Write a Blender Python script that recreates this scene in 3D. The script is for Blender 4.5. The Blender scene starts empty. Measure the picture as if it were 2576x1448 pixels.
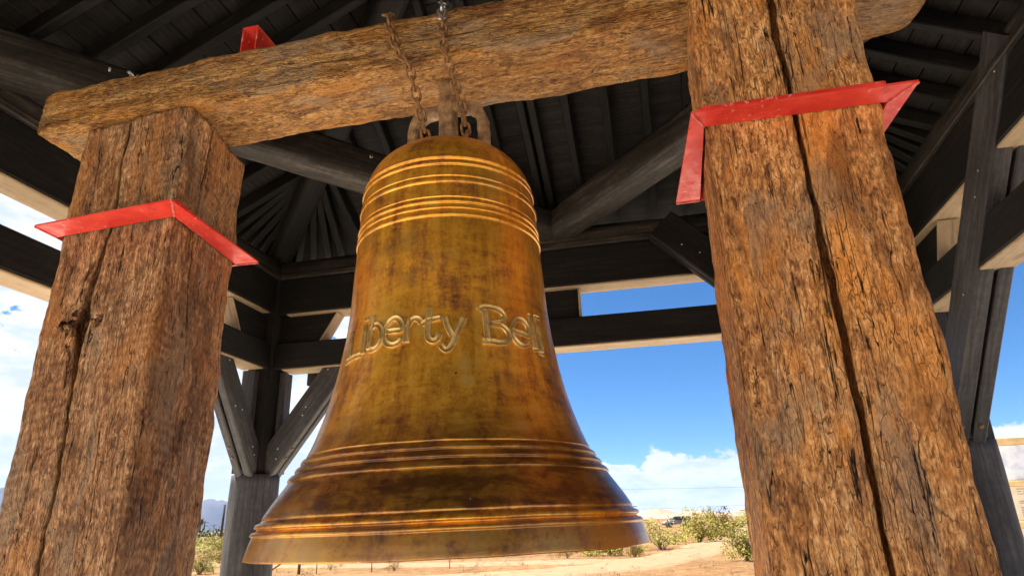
import bpy, math, random
import numpy as np
from mathutils import Vector, Matrix, noise as mnoise

random.seed(7)
rng = np.random.default_rng(7)
R = math.radians
sc = bpy.context.scene
col = sc.collection
EYE = 1.6                                   # eye height above the ground

# ------------------------------------------------------------------ camera
F_PX, PITCH, ROLL = 1630.0 / 2575.0, R(19.86), R(1.67)
fw = Vector((0, math.cos(PITCH), math.sin(PITCH)))
up0 = Vector((0, -math.sin(PITCH), math.cos(PITCH)))
rt0 = Vector((1, 0, 0))
cr, sr = math.cos(ROLL), math.sin(ROLL)
rt = rt0 * cr - up0 * sr
up = rt0 * sr + up0 * cr
cam = bpy.data.objects.new('camera', bpy.data.cameras.new('camera'))
cam.data.sensor_width = 36.0
cam.data.lens = F_PX * 36.0
cam.data.clip_start = 0.05
cam.data.clip_end = 40000
cam.matrix_world = Matrix(((rt.x, up.x, -fw.x, 0), (rt.y, up.y, -fw.y, 0), (rt.z, up.z, -fw.z, EYE), (0, 0, 0, 1)))
col.objects.link(cam)
sc.camera = cam

# ------------------------------------------------------------------ sun and sky
SUN_EL, SUN_BEAR = R(61), R(-70)            # bearing: clockwise from +Y
sun_dir = Vector((math.sin(SUN_BEAR) * math.cos(SUN_EL), math.cos(SUN_BEAR) * math.cos(SUN_EL), math.sin(SUN_EL)))
sun = bpy.data.objects.new('sun', bpy.data.lights.new('sun', 'SUN'))
sun.data.energy = 5.0
sun.data.angle = R(0.53)
sun.data.color = (1.0, 0.95, 0.86)
sun.rotation_euler = (-sun_dir).to_track_quat('-Z', 'Y').to_euler()
sun.location = (-4, 4, 12)
col.objects.link(sun)

sc.view_settings.view_transform = 'Standard'
sc.view_settings.look = 'None'
sc.view_settings.exposure = 1.85
sc.view_settings.gamma = 1.0
sc.view_settings.use_curve_mapping = False
sc.cycles.max_bounces = 7
sc.cycles.diffuse_bounces = 5
sc.cycles.glossy_bounces = 3
sc.cycles.use_denoising = True
sc.cycles.use_adaptive_sampling = True
sc.cycles.adaptive_threshold = 0.02


class NT:
    """small node-graph helper"""
    def __init__(self, tree):
        self.t = tree
        self.t.nodes.clear()

    def n(self, typ, **kw):
        nd = self.t.nodes.new(typ)
        for k, v in kw.items():
            setattr(nd, k, v)
        return nd

    def link(self, a, b):
        self.t.links.new(a, b)

    def set(self, sock, v):
        if hasattr(v, 'is_linked') or isinstance(v, bpy.types.NodeSocket):
            self.t.links.new(v, sock)
        else:
            sock.default_value = v

    def math(self, op, a, b=None, c=None, clamp=False):
        nd = self.n('ShaderNodeMath', operation=op, use_clamp=clamp)
        self.set(nd.inputs[0], a)
        if b is not None:
            self.set(nd.inputs[1], b)
        if c is not None:
            self.set(nd.inputs[2], c)
        return nd.outputs[0]

    def maprange(self, v, a, b, c, d, smooth=False):
        nd = self.n('ShaderNodeMapRange')
        if smooth:
            nd.interpolation_type = 'SMOOTHSTEP'
        self.set(nd.inputs[0], v)
        for i, x in enumerate((a, b, c, d)):
            nd.inputs[1 + i].default_value = x
        return nd.outputs[0]

    def mapping(self, vec, scale=(1, 1, 1), loc=(0, 0, 0), rot=(0, 0, 0)):
        nd = self.n('ShaderNodeMapping')
        self.link(vec, nd.inputs['Vector'])
        nd.inputs['Scale'].default_value = scale
        nd.inputs['Location'].default_value = loc
        nd.inputs['Rotation'].default_value = rot
        return nd.outputs[0]

    def noise(self, vec, scale, detail=4.0, rough=0.55, dist=0.0):
        nd = self.n('ShaderNodeTexNoise')
        self.link(vec, nd.inputs['Vector'])
        nd.inputs['Scale'].default_value = scale
        nd.inputs['Detail'].default_value = detail
        nd.inputs['Roughness'].default_value = rough
        nd.inputs['Distortion'].default_value = dist
        return nd.outputs[0]

    def voronoi(self, vec, scale, feature='F1', rand=1.0):
        nd = self.n('ShaderNodeTexVoronoi', feature=feature)
        self.link(vec, nd.inputs['Vector'])
        nd.inputs['Scale'].default_value = scale
        nd.inputs['Randomness'].default_value = rand
        return nd.outputs

    def ramp(self, v, stops, interp='LINEAR'):
        nd = self.n('ShaderNodeValToRGB')
        nd.color_ramp.interpolation = interp
        el = nd.color_ramp.elements
        while len(el) < len(stops):
            el.new(0.5)
        for e, (p, c) in zip(el, stops):
            e.position = p
            e.color = (c[0], c[1], c[2], 1) if hasattr(c, '__len__') else (c, c, c, 1)
        self.set(nd.inputs[0], v)
        return nd.outputs[0]

    def mix(self, fac, a, b, mode='MIX'):
        nd = self.n('ShaderNodeMix', data_type='RGBA', blend_type=mode)
        self.set(nd.inputs[0], fac)
        for s, v in ((nd.inputs[6], a), (nd.inputs[7], b)):
            if isinstance(v, (tuple, list)):
                v = (v[0], v[1], v[2], 1)
            self.set(s, v)
        return nd.outputs[2]


world = bpy.data.worlds.new('World')
sc.world = world
world.use_nodes = True
world.cycles.sampling_method = 'MANUAL'
world.cycles.sample_map_resolution = 512
w = NT(world.node_tree)
sky = w.n('ShaderNodeTexSky', sky_type='NISHITA')
sky.sun_disc = False
sky.sun_elevation = SUN_EL
sky.sun_rotation = SUN_BEAR
sky.altitude = 1500
sky.air_density = 0.72
sky.dust_density = 0.1
sky.ozone_density = 4.5
tc = w.n('ShaderNodeTexCoord')
g = tc.outputs['Generated']
sep = w.n('ShaderNodeSeparateXYZ')
w.link(g, sep.inputs[0])
dx, dy, dz = sep.outputs
el_pos = w.math('MAXIMUM', dz, 0.0)
# cloud field: puffs flattened towards the horizon, a bank to the west (left), low cumulus all round
cvec = w.mapping(g, scale=(1.0, 1.0, 2.3), loc=(0.35, 0.0, 0.12))
n1 = w.noise(cvec, 5.2, 6.0, 0.56, 0.15)
n3 = w.noise(w.mapping(g, scale=(1.0, 1.0, 1.5), loc=(0.9, 0.2, 0.4)), 21.0, 6.0, 0.58, 0.1)
bank = w.maprange(dx, -0.40, 0.02, 0.17, -0.20, True)
low = w.maprange(el_pos, 0.055, 0.165, 0.34, 0.0, True)
high = w.maprange(el_pos, 0.42, 0.62, 0.0, -0.16, True)
n13 = w.math('ADD', w.math('MULTIPLY', n1, 0.5), w.math('MULTIPLY', n3, 0.5))
cov = w.math('ADD', w.math('ADD', n13, bank), w.math('ADD', low, high))
mask = w.maprange(cov, 0.525, 0.565, 0.0, 1.0, True)
n2 = w.noise(w.mapping(g, scale=(1.0, 1.0, 3.0), loc=(1.7, 0.3, 0.0)), 15.0, 5.0, 0.6)
shade = w.maprange(w.math('ADD', n2, w.math('MULTIPLY', w.math('SUBTRACT', cov, 0.55), -0.25)), 0.34, 0.58, 0.0, 1.0, True)
cloud = w.mix(shade, (4.5, 4.9, 5.6), (6.1, 6.2, 6.3))
hs = w.n('ShaderNodeHueSaturation')
hs.inputs['Saturation'].default_value = 1.22
hs.inputs['Value'].default_value = 1.0
w.link(sky.outputs[0], hs.inputs['Color'])
skyc = w.mix(w.math('MULTIPLY', mask, 0.94), hs.outputs[0], cloud)
bg = w.n('ShaderNodeBackground')
w.link(skyc, bg.inputs[0])
bg.inputs[1].default_value = 0.052
wo = w.n('ShaderNodeOutputWorld')
w.link(bg.outputs[0], wo.inputs[0])


# ------------------------------------------------------------------ materials
def material(name):
    m = bpy.data.materials.new(name)
    m.use_nodes = True
    t = NT(m.node_tree)
    out = t.n('ShaderNodeOutputMaterial')
    b = t.n('ShaderNodeBsdfPrincipled')
    t.link(b.outputs[0], out.inputs[0])
    t.b = b
    t.tc = t.n('ShaderNodeTexCoord')
    t.o = t.tc.outputs['Object']
    t.m = m
    return t


def bump(t, h, strength, dist):
    bp = t.n('ShaderNodeBump')
    bp.inputs['Strength'].default_value = strength
    bp.inputs['Distance'].default_value = dist
    t.link(h, bp.inputs['Height'])
    t.link(bp.outputs[0], t.b.inputs['Normal'])


def spec(t, rough, s=0.3, metal=0.0):
    t.set(t.b.inputs['Roughness'], rough)
    t.b.inputs['Specular IOR Level'].default_value = s
    t.set(t.b.inputs['Metallic'], metal)


def mat_timber(name, tones, flake=70.0, crack=1.0, off=(0, 0, 0), saw=0.0):
    """old rough-sawn heavy timber; grain along local Z"""
    t = material(name)
    v = t.mapping(t.o, loc=off)
    big = t.noise(t.mapping(v, scale=(1, 1, .35)), 9.0, 3.0, .6, .4)
    mid = t.noise(t.mapping(v, scale=(1, 1, .5)), 66.0, 3.0, .65, .7)
    fine = t.noise(t.mapping(v, scale=(1, 1, .30)), flake * 2.6, 2.0, .6)
    streak = t.noise(t.mapping(v, scale=(1, 1, .045)), 75.0, 2.0, .6, .2)
    a = t.math('ADD', t.math('MULTIPLY', big, .22), t.math('MULTIPLY', mid, .34))
    a = t.math('ADD', a, t.math('MULTIPLY', fine, .28))
    a = t.math('ADD', a, t.math('MULTIPLY', streak, .16))
    c = t.ramp(a, [(.355, tones[0]), (.41, tones[1]), (.465, tones[2]), (.525, tones[3]), (.60, tones[4])])
    # patches where the weathered skin has come off and fresh orange wood shows
    patch = t.noise(t.mapping(v, scale=(1, 1, .22)), 7.5, 2.0, .5, .5)
    c = t.mix(t.maprange(patch, .57, .68, 0, .5, True), c, tones[5])
    # dark stains
    st = t.noise(t.mapping(v, loc=(4, 2, 1), scale=(1, 1, .5)), 17.0, 3.0, .65)
    c = t.mix(t.maprange(st, .58, .72, 0, .5, True), c, tones[1])
    # broad uneven weathering: greyed, reddened and darkened areas
    tone = t.noise(t.mapping(v, scale=(1, 1, .45), loc=(5, 9, 2)), 5.5, 3.0, .6, .6)
    dk = t.noise(t.mapping(v, scale=(1, 1, .30), loc=(1, 3, 7)), 10.0, 4.0, .65, .8)
    c = t.mix(t.maprange(tone, .36, .48, .55, 0, True), c, (.27, .195, .125))
    c = t.mix(t.maprange(tone, .53, .66, 0, .42, True), c, tones[5])
    c = t.mix(t.maprange(dk, .52, .66, 0, .62, True), c, (tones[1][0] * .75, tones[1][1] * .68, tones[1][2] * .62))
    # arrises rubbed back to fresh wood
    gm = t.n('ShaderNodeNewGeometry')
    c = t.mix(t.math('MULTIPLY', t.maprange(gm.outputs['Pointiness'], .535, .60, 0, .8, True), t.maprange(mid, .40, .55, .3, 1, True)), c, (.60, .33, .115))
    # torn fibres: a fine network of thin dark creases
    def crease(scale, zs, wdt, loc, dist):
        nz = t.noise(t.mapping(v, scale=(1, 1, zs), loc=loc), scale, 2.0, .55, dist)
        return t.maprange(t.math('ABSOLUTE', t.math('SUBTRACT', nz, .5)), 0.0, wdt, 1, 0, True)
    cre_a = crease(46.0, .20, .020, (2, 6, 1), .35)
    cre = t.math('MAXIMUM', cre_a, t.math('MULTIPLY', crease(105.0, .24, .032, (8, 3, 2), .3), .75))
    cre = t.math('MULTIPLY', cre, t.maprange(big, .38, .58, .20, .72, True))
    c = t.mix(cre, c, tones[0])
    # drying checks: long thin fissures along the grain, broken up
    ck = crease(34.0, .016, .011, (1.3, .4, 0), .15)
    gate = t.noise(t.mapping(v, scale=(1, 1, .35)), 16.0, 1.0, .5)
    slit = t.math('MULTIPLY', t.math('MULTIPLY', ck, t.maprange(gate, .46, .52, 0, 1, True)), crack)
    if saw:
        wv = t.n('ShaderNodeTexWave', wave_type='BANDS', bands_direction='Z')
        t.link(t.mapping(v, rot=(.12, .10, 0)), wv.inputs['Vector'])
        wv.inputs['Scale'].default_value = 11.0
        wv.inputs['Distortion'].default_value = 2.2
        wv.inputs['Detail'].default_value = 2.0
        wv.inputs['Detail Scale'].default_value = 3.0
        sawm = t.math('MULTIPLY', wv.outputs['Fac'], t.maprange(t.noise(v, 5.0, 1.0, .5), .44, .62, .0, .42 * saw, True))
        c = t.mix(sawm, c, tones[1])
    c = t.mix(slit, c, (.006, .003, .002))
    t.link(c, t.b.inputs['Base Color'])
    spec(t, .78, .22)
    h = t.math('ADD', t.math('MULTIPLY', mid, .55), t.math('MULTIPLY', fine, .30))
    h = t.math('SUBTRACT', h, t.math('ADD', t.math('MULTIPLY', slit, .55), t.math('MULTIPLY', cre_a, .16)))
    bump(t, h, 1.0, .016)
    return t.m


def mat_wood(name, dark, mid_c, light, rough=.7, grain=1.0, s=.25):
    """stained or weathered planks; grain along local X"""
    t = material(name)
    v = t.o
    gr = t.noise(t.mapping(v, scale=(.05, 1, 1)), 70.0 * grain, 4.0, .6, .3)
    bl = t.noise(t.mapping(v, scale=(.35, 1, 1)), 6.0, 4.0, .6)
    sp = t.noise(v, 30.0, 3.0, .6)
    a = t.math('ADD', t.math('MULTIPLY', gr, .45), t.math('ADD', t.math('MULTIPLY', bl, .35), t.math('MULTIPLY', sp, .2)))
    c = t.ramp(a, [(.34, dark), (.5, mid_c), (.66, light)])
    kn = t.voronoi(t.mapping(v, scale=(.4, 1, 1)), 3.1)[0]
    c = t.mix(t.maprange(kn, .03, .09, .75, 0, True), c, dark)
    t.link(c, t.b.inputs['Base Color'])
    spec(t, rough, s)
    bump(t, t.math('ADD', gr, t.math('MULTIPLY', sp, .4)), .45, .004)
    return t.m


M = {}
M['post_l'] = mat_timber('timber_left', [(0.0353, 0.0144, 0.0074), (0.1333, 0.0612, 0.0279), (0.2636, 0.1242, 0.0549), (0.4194, 0.2133, 0.0943), (0.6762, 0.4032, 0.2034), (0.4871, 0.1863, 0.0435)], 62, saw=1.0)
M['post_r'] = mat_timber('timber_right', [(0.0430, 0.0147, 0.0076), (0.1900, 0.0764, 0.0277), (0.4040, 0.1702, 0.0554), (0.6270, 0.2889, 0.0941), (0.8910, 0.5014, 0.2075), (0.8250, 0.2953, 0.0445)], 66, off=(3, 1, 2))
M['beam'] = mat_timber('timber_beam', [(0.0359, 0.0126, 0.0053), (0.1362, 0.0571, 0.0175), (0.2668, 0.1210, 0.0350), (0.3910, 0.1949, 0.0585), (0.5805, 0.3301, 0.1224), (0.4968, 0.1949, 0.0342)], 74, .55, off=(7, 5, 3))
M['dark'] = mat_wood('black_stained_wood', (0.0024, 0.0018, 0.0013), (0.0060, 0.0046, 0.0034), (0.0204, 0.0156, 0.0114))
M['roofboard'] = mat_wood('dark_roof_board', (0.0037, 0.0028, 0.0020), (0.0112, 0.0088, 0.0067), (0.0322, 0.0260, 0.0198), .75)
M['grey'] = mat_wood('grey_stained_wood', (0.0170, 0.0158, 0.0156), (0.0442, 0.0398, 0.0385), (0.0978, 0.0888, 0.0828), .62)
M['tie'] = mat_wood('weathered_tie_beam', (0.0063, 0.0048, 0.0034), (0.0266, 0.0204, 0.0149), (0.0875, 0.0694, 0.0515), .65)
M['pale'] = mat_wood('pale_lit_wood', (0.1870, 0.1230, 0.0663), (0.3400, 0.2378, 0.1365), (0.4080, 0.2952, 0.1833), .7)  # pale tone carries the ground-lit look of the plank undersides


def mat_bell():
    t = material('patinated_bronze')
    v = t.o
    big = t.noise(v, 4.6, 4.0, .6, .5)
    band = t.noise(t.mapping(v, scale=(1, 1, 3.2)), 10.0, 4.0, .65, .3)
    run = t.noise(t.mapping(v, scale=(1, 1, .10)), 26.0, 3.0, .6)
    fine = t.noise(v, 110.0, 3.0, .65)
    a = t.math('ADD', t.math('MULTIPLY', big, .34), t.math('MULTIPLY', band, .20))
    a = t.math('ADD', a, t.math('ADD', t.math('MULTIPLY', run, .30), t.math('MULTIPLY', fine, .16)))
    c = t.ramp(a, [(.385, (.20, .072, .028)), (.44, (.47, .180, .030)), (.49, (.74, .315, .028)), (.54, (.90, .43, .036)), (.63, (.88, .53, .13))])
    olive = t.noise(t.mapping(v, loc=(3, 1, 2)), 6.0, 4.0, .6)
    c = t.mix(t.maprange(olive, .55, .70, 0, .45, True), c, (.40, .215, .055))
    # brown patina with the skirt's roof-facing shade painted in, lighter on the lip
    sx = t.n('ShaderNodeSeparateXYZ')
    t.link(v, sx.inputs[0])
    zz = t.math('ADD', sx.outputs[2], t.math('MULTIPLY', t.math('SUBTRACT', big, .5), .08))
    skirt = t.math('MULTIPLY', t.maprange(zz, .015, .03, 0, 1, True), t.maprange(zz, .11, .32, 1, 0, True))
    c = t.mix(t.math('MULTIPLY', skirt, t.maprange(band, .40, .60, .88, .55, True)), c, (.115, .043, .014))
    c = t.mix(t.math('MULTIPLY', t.maprange(zz, .008, -.01, 0, .55, True), t.maprange(run, .4, .6, .6, 1., True)), c, (.26, .155, .072))
    # pale specks and droppings, fine scratches
    sp = t.voronoi(v, 42.0)[0]
    gate = t.noise(v, 12.0, 2.0, .5)
    c = t.mix(t.math('MULTIPLY', t.maprange(sp, .07, .11, 1, 0, True), t.maprange(gate, .60, .66, 0, .8, True)), c, (.72, .60, .42))
    pit = t.voronoi(t.mapping(v, loc=(5, 2, 8)), 24.0)[0]
    c = t.mix(t.math('MULTIPLY', t.maprange(pit, .05, .10, 1, 0, True), t.maprange(gate, .36, .42, .9, 0, True)), c, (.03, .016, .008))
    t.link(c, t.b.inputs['Base Color'])
    spec(t, t.maprange(t.math('ADD', fine, t.math('MULTIPLY', run, .6)), .5, 1.1, .30, .50), .5, t.maprange(big, .40, .62, .60, .80))
    t.b.inputs['Coat Weight'].default_value = .45
    t.b.inputs['Coat Roughness'].default_value = .22
    bump(t, t.math('ADD', t.math('MULTIPLY', fine, .5), t.math('MULTIPLY', band, .5)), .14, .004)
    return t.m


def mat_simple(name, c0, c1, scale, rough, s=.3, metal=0.0, bs=.3, bd=.003, c2=None):
    t = material(name)
    a = t.noise(t.o, scale, 5.0, .62, .2)
    st = [(.36, c0), (.62, c1)]
    if c2:
        st.append((.74, c2))
    t.link(t.ramp(a, st), t.b.inputs['Base Color'])
    spec(t, rough, s, metal)
    bump(t, t.noise(t.o, scale * 4, 4.0, .6), bs, bd)
    return t.m


M['bell'] = mat_bell()
M['brass'] = mat_simple('worn_brass_lettering', (.46, .27, .07), (.74, .50, .18), 40, .42, .5, .6, .3, .002)
M['crown'] = mat_simple('crusted_bronze', (.15, .080, .042), (.42, .26, .13), 28, .58, .4, .3, .6, .006, (.66, .50, .32))
M['rust'] = mat_simple('rusty_iron', (.11, .052, .022), (.33, .165, .070), 55, .75, .3, .25, .6, .002)
M['zinc'] = mat_simple('galvanised_steel', (.35, .35, .36), (.62, .62, .63), 60, .35, .5, .9, .2, .001)


def mat_red():
    t = material('red_paint_on_steel')
    a = t.noise(t.o, 9.0, 4.0, .6)
    c = t.ramp(a, [(.35, (.62, .030, .020)), (.65, (.80, .065, .042))])
    ch = t.noise(t.o, 55.0, 3.0, .6)
    gate = t.noise(t.mapping(t.o, loc=(2, 1, 0)), 5.0, 2.0, .5)
    c = t.mix(t.math('MULTIPLY', t.maprange(ch, .60, .64, 0, .8, True), t.maprange(gate, .52, .60, 0, 1, True)), c, (.78, .30, .22))
    gr = t.noise(t.mapping(t.o, loc=(7, 4, 1)), 22.0, 4.0, .7)
    c = t.mix(t.maprange(gr, .56, .72, 0, .55, True), c, (.26, .018, .012))
    t.link(c, t.b.inputs['Base Color'])
    spec(t, t.maprange(gr, .4, .6, .34, .6), .4)
    bump(t, t.noise(t.o, 60.0, 3.0, .6), .15, .002)
    return t.m


M['red'] = mat_red()
M['weld'] = mat_simple('painted_weld_seam', (.42, .03, .02), (.80, .20, .15), 50, .45, .4, 0, .5, .002)


# ------------------------------------------------------------------ mesh helpers
def link(name, verts, faces, mat, matrix=None, parent=None, smooth=False):
    me = bpy.data.meshes.new(name)
    me.from_pydata([tuple(map(float, v)) for v in verts], [], faces)
    if mat is not None:
        me.materials.append(mat)
    if smooth:
        me.polygons.foreach_set('use_smooth', [True] * len(me.polygons))
    me.update()
    return put(name, me, matrix, parent)


def put(name, me, matrix=None, parent=None):
    o = bpy.data.objects.new(name, me)
    col.objects.link(o)
    if matrix is not None:
        o.matrix_world = matrix
    if parent is not None:
        o.parent = parent
        o.matrix_parent_inverse = parent.matrix_world.inverted()
    return o


def empty(name, loc, label=None, cat=None, group=None):
    e = bpy.data.objects.new(name, None)
    e.empty_display_size = .2
    col.objects.link(e)
    e.location = loc
    e.matrix_world = Matrix.Translation(loc)
    tag(e, label, cat, group)
    return e


def tag(o, label=None, cat=None, group=None, kind=None):
    if label:
        o['label'] = label
    if cat:
        o['category'] = cat
    if group:
        o['group'] = group
    if kind:
        o['kind'] = kind
    return o


BOXF = [(0, 3, 2, 1), (4, 5, 6, 7), (0, 1, 5, 4), (1, 2, 6, 5), (2, 3, 7, 6), (3, 0, 4, 7)]


def frame(origin, xdir, updir=(0, 0, 1)):
    x = Vector(xdir).normalized()
    u_ = Vector(updir)
    z = (u_ - x * u_.dot(x))
    if z.length < 1e-5:
        z = Vector((0, 1, 0)) - x * x.y
    z.normalize()
    y = z.cross(x)
    o = Vector(origin)
    return Matrix(((x.x, y.x, z.x, o.x), (x.y, y.y, z.y, o.y), (x.z, y.z, z.z, o.z), (0, 0, 0, 1)))


def bar(name, p0, p1, wd, ht, mat, parent=None, updir=(0, 0, 1), bev=.006, wob=.0):
    """chamfered plank from p0 to p1, wd across, ht along updir"""
    p0, p1 = Vector(p0), Vector(p1)
    L = (p1 - p0).length
    m = frame((p0 + p1) / 2, p1 - p0, updir)
    y, z, b = wd / 2, ht / 2, min(bev, wd * .3, ht * .3)
    ring = [(-y + b, -z), (y - b, -z), (y, -z + b), (y, z - b), (y - b, z), (-y + b, z), (-y, z - b), (-y, -z + b)]
    n = max(1, int(L / .25)) if wob else 1
    V, Fc = [], []
    for i in range(n + 1):
        a = i / n
        oy = oz = 0
        if wob:
            q = Vector((p0.x * 3 + a * L * 1.7, p0.y * 3, p0.z))
            oy, oz = mnoise.noise(q) * wob, mnoise.noise(q + Vector((9, 4, 2))) * wob
        for (yy, zz) in ring:
            V.append((-L / 2 + L * a, yy + oy, zz + oz))
    for i in range(n):
        for k in range(8):
            k2 = (k + 1) % 8
            Fc.append((i * 8 + k, i * 8 + k2, (i + 1) * 8 + k2, (i + 1) * 8 + k))
    Fc.append(tuple(range(7, -1, -1)))
    Fc.append(tuple(range(n * 8, n * 8 + 8)))
    return link(name, V, Fc, mat, m, parent)


def log(name, p0, p1, r0, r1, mat, parent=None, seg=20, rough=.006, square=1.0, smooth=True, seed=0., wy=1., wz=1., rows=.06):
    """tapered rough round or squared log; grain along local X"""
    p0, p1 = Vector(p0), Vector(p1)
    L = (p1 - p0).length
    m = frame((p0 + p1) / 2, p1 - p0)
    n = max(2, int(L / rows))
    V, Fc = [], []
    for i in range(n + 1):
        a = i / n
        r = r0 + (r1 - r0) * a
        x = -L / 2 + L * a
        for k in range(seg):
            th = 2 * math.pi * (k + .5) / seg
            c, s = math.cos(th), math.sin(th)
            e = 2.0 / square
            rr = r / ((abs(c) ** e + abs(s) ** e) ** (1 / e))
            q = Vector((x * 1.6 + seed, c * 2.2 + seed * 3, s * 2.2))
            q2 = Vector((x * 3 + seed, c * r * 30, s * r * 30))
            rr += mnoise.noise(q) * rough * 1.6 + mnoise.noise(q2) * rough * .7
            V.append((x, c * rr * wy, s * rr * wz))
    for i in range(n):
        for k in range(seg):
            k2 = (k + 1) % seg
            Fc.append((i * seg + k, i * seg + k2, (i + 1) * seg + k2, (i + 1) * seg + k))
    Fc.append(tuple(range(seg - 1, -1, -1)))
    Fc.append(tuple(range(n * seg, n * seg + seg)))
    o = link(name, V, Fc, mat, m, parent, smooth)
    return o


def hexa(name, pts, xdir, mat, parent=None):
    """box-like solid from eight world points (bottom four, top four)"""
    c = sum((Vector(p) for p in pts), Vector()) / 8
    m = frame(c, xdir)
    inv = m.inverted()
    return link(name, [inv @ Vector(p) for p in pts], BOXF, mat, m, parent)


def heavy_timber(name, quad, length, matrix, mat, cracks=(), amp=1.0, seed=0., rnd=.03, cols=34, row=.0135, ends=(0, 0), zmap=None):
    """rough four-sided timber along local Z. quad: four corners (x, y) anticlockwise, faces between
    successive corners. cracks: (face, [(z, s)...], width, depth, [(z, widthfactor)...])"""
    q = [Vector((a, b)) for a, b in quad]
    rows = int(length / row)
    zs = np.linspace(0, length, rows + 1)
    size = [(q[(i + 1) % 4] - q[i]).length for i in range(4)]
    face_cols = []
    for f in range(4):
        rr = rnd / size[f]
        base = list(np.linspace(rr, 1 - rr, cols))
        ck = [c for c in cracks if c[0] == f]
        info = []
        for c in ck:
            s0 = float(np.mean([p[1] for p in c[1]]))
            base = [b for b in base if abs(b - s0) > .055]
            wd = c[2] / size[f]
            for q_, (k, dpt) in enumerate(((-2.4, 0.0), (-1.0, .0), (-.86, .05), (-2.2, .35), (0, 1.0), (2.2, .35), (.86, .05), (1.0, .0), (2.4, 0.0))):
                base.append(s0 + (q_ - 4) * 1e-4)
                info.append((s0 + (q_ - 4) * 1e-4, s0, k * wd, dpt, c))
        base.sort()
        face_cols.append((base, info))
    V = []
    ncol = None
    for zi, z in enumerate(zs):
        ring = []
        for f in range(4):
            A, B, Cn = q[f], q[(f + 1) % 4], q[(f + 2) % 4]
            d = (B - A)
            nrm = Vector((d.y, -d.x)).normalized()
            base, info = face_cols[f]
            inf = {round(i[0], 6): i for i in info}
            for s in base:
                dep = 0.
                ss = s
                if info:
                    # follow the crack path: piecewise linear remap
                    knots0, knots1 = [0.], [0.]
                    for s0 in sorted({i[1] for i in info}):
                        c = [i for i in info if i[1] == s0][0][4]
                        knots0.append(s0)
                        knots1.append(float(np.interp(z, [p[0] for p in c[1]], [p[1] for p in c[1]])) + mnoise.noise(Vector((z * 9, seed, 3.3))) * .012 + mnoise.noise(Vector((z * 30, seed, 7.3))) * .004)
                    knots0.append(1.)
                    knots1.append(1.)
                    ii = inf.get(round(s, 6))
                    if ii:
                        c = ii[4]
                        wf = float(np.interp(z, [p[0] for p in c[4]], [p[1] for p in c[4]]))
                        wf *= .75 + .5 * abs(mnoise.noise(Vector((z * 14, seed + 5, 1.))))
                        k = knots0.index(ii[1])
                        ss = knots1[k] + ii[2] * wf
                        dep = ii[3] * c[3] * min(1., wf * 1.6)
                    else:
                        ss = float(np.interp(s, knots0, knots1))
                p = A + d * ss
                ring.append((p, nrm, dep))
            # rounded corner at B
            d2 = (Cn - B).normalized()
            d1 = d.normalized()
            n2 = Vector((d2.y, -d2.x))
            cc = B - d1 * rnd + d2 * rnd
            for a in (.25, .5, .75):
                nn = (nrm * (1 - a) + n2 * a).normalized()
                off = nn * rnd
                ring.append((B - d1 * rnd * (1 - math.sin(a * math.pi / 2)) + d2 * rnd * (1 - math.cos(a * math.pi / 2)), nn, 0.))
        ncol = len(ring)
        ef = 0.
        for e, (zz, sgn) in zip(ends, ((z, 1), (length - z, -1))):
            if e > 0 and zz < e:
                ef = max(ef, (1 - math.sqrt(max(0., 1 - (1 - zz / e) ** 2))))
        cx = sum((p for p, _, _ in ring), Vector((0, 0))) / ncol
        for p, nn, dep in ring:
            P3 = Vector((p.x * 2.2 + seed, p.y * 2.2, z * 1.3))
            P4 = Vector((p.x * 11 + seed, p.y * 11, z * 7))
            P5 = Vector((p.x * 34 + seed, p.y * 34, z * 17))
            P6 = Vector((p.x * 75 + seed, p.y * 75, z * 36))
            h = mnoise.noise(P3) * .016 + mnoise.noise(P4) * .0075 + mnoise.noise(P5) * .0045 + mnoise.noise(P6) * .0022
            pp = p + nn * (h * amp - dep)
            if ef:
                pp = pp + (cx - pp) * ef * .30
            V.append((pp.x, pp.y, z))
    Fc = []
    for i in range(rows):
        for k in range(ncol):
            k2 = (k + 1) % ncol
            Fc.append((i * ncol + k, i * ncol + k2, (i + 1) * ncol + k2, (i + 1) * ncol + k))
    Fc.append(tuple(range(ncol - 1, -1, -1)))
    Fc.append(tuple(range(rows * ncol, rows * ncol + ncol)))
    return link(name, V, Fc, mat, matrix, None, True)


# ------------------------------------------------------------------ setting: ground
def mat_sand():
    t = material('desert_sand')
    v = t.tc.outputs['Object']
    big = t.noise(v, .12, 5.0, .6)
    mid = t.noise(v, 2.6, 5.0, .7)
    fine = t.noise(v, 14.0, 4.0, .65)
    a = t.math('ADD', t.math('MULTIPLY', big, .4), t.math('ADD', t.math('MULTIPLY', mid, .38), t.math('MULTIPLY', fine, .22)))
    c = t.ramp(a, [(.40, (.110, .054, .021)), (.46, (.183, .096, .040)), (.53, (.245, .140, .063)), (.60, (.285, .182, .098))])
    t.link(c, t.b.inputs['Base Color'])
    spec(t, .95, .1)
    bump(t, t.math('ADD', t.math('MULTIPLY', mid, 1.2), t.math('MULTIPLY', fine, .3)), .9, .12)
    return t.m


M['sand'] = mat_sand()
M['track'] = mat_simple('packed_pale_sand', (.24, .152, .083), (.285, .188, .110), 2.2, .95, .1, 0, .6, .05)
M['slab'] = mat_simple('worn_concrete', (.56, .50, .42), (.68, .62, .53), 3.0, .9, .2, 0, .3, .01)


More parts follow.
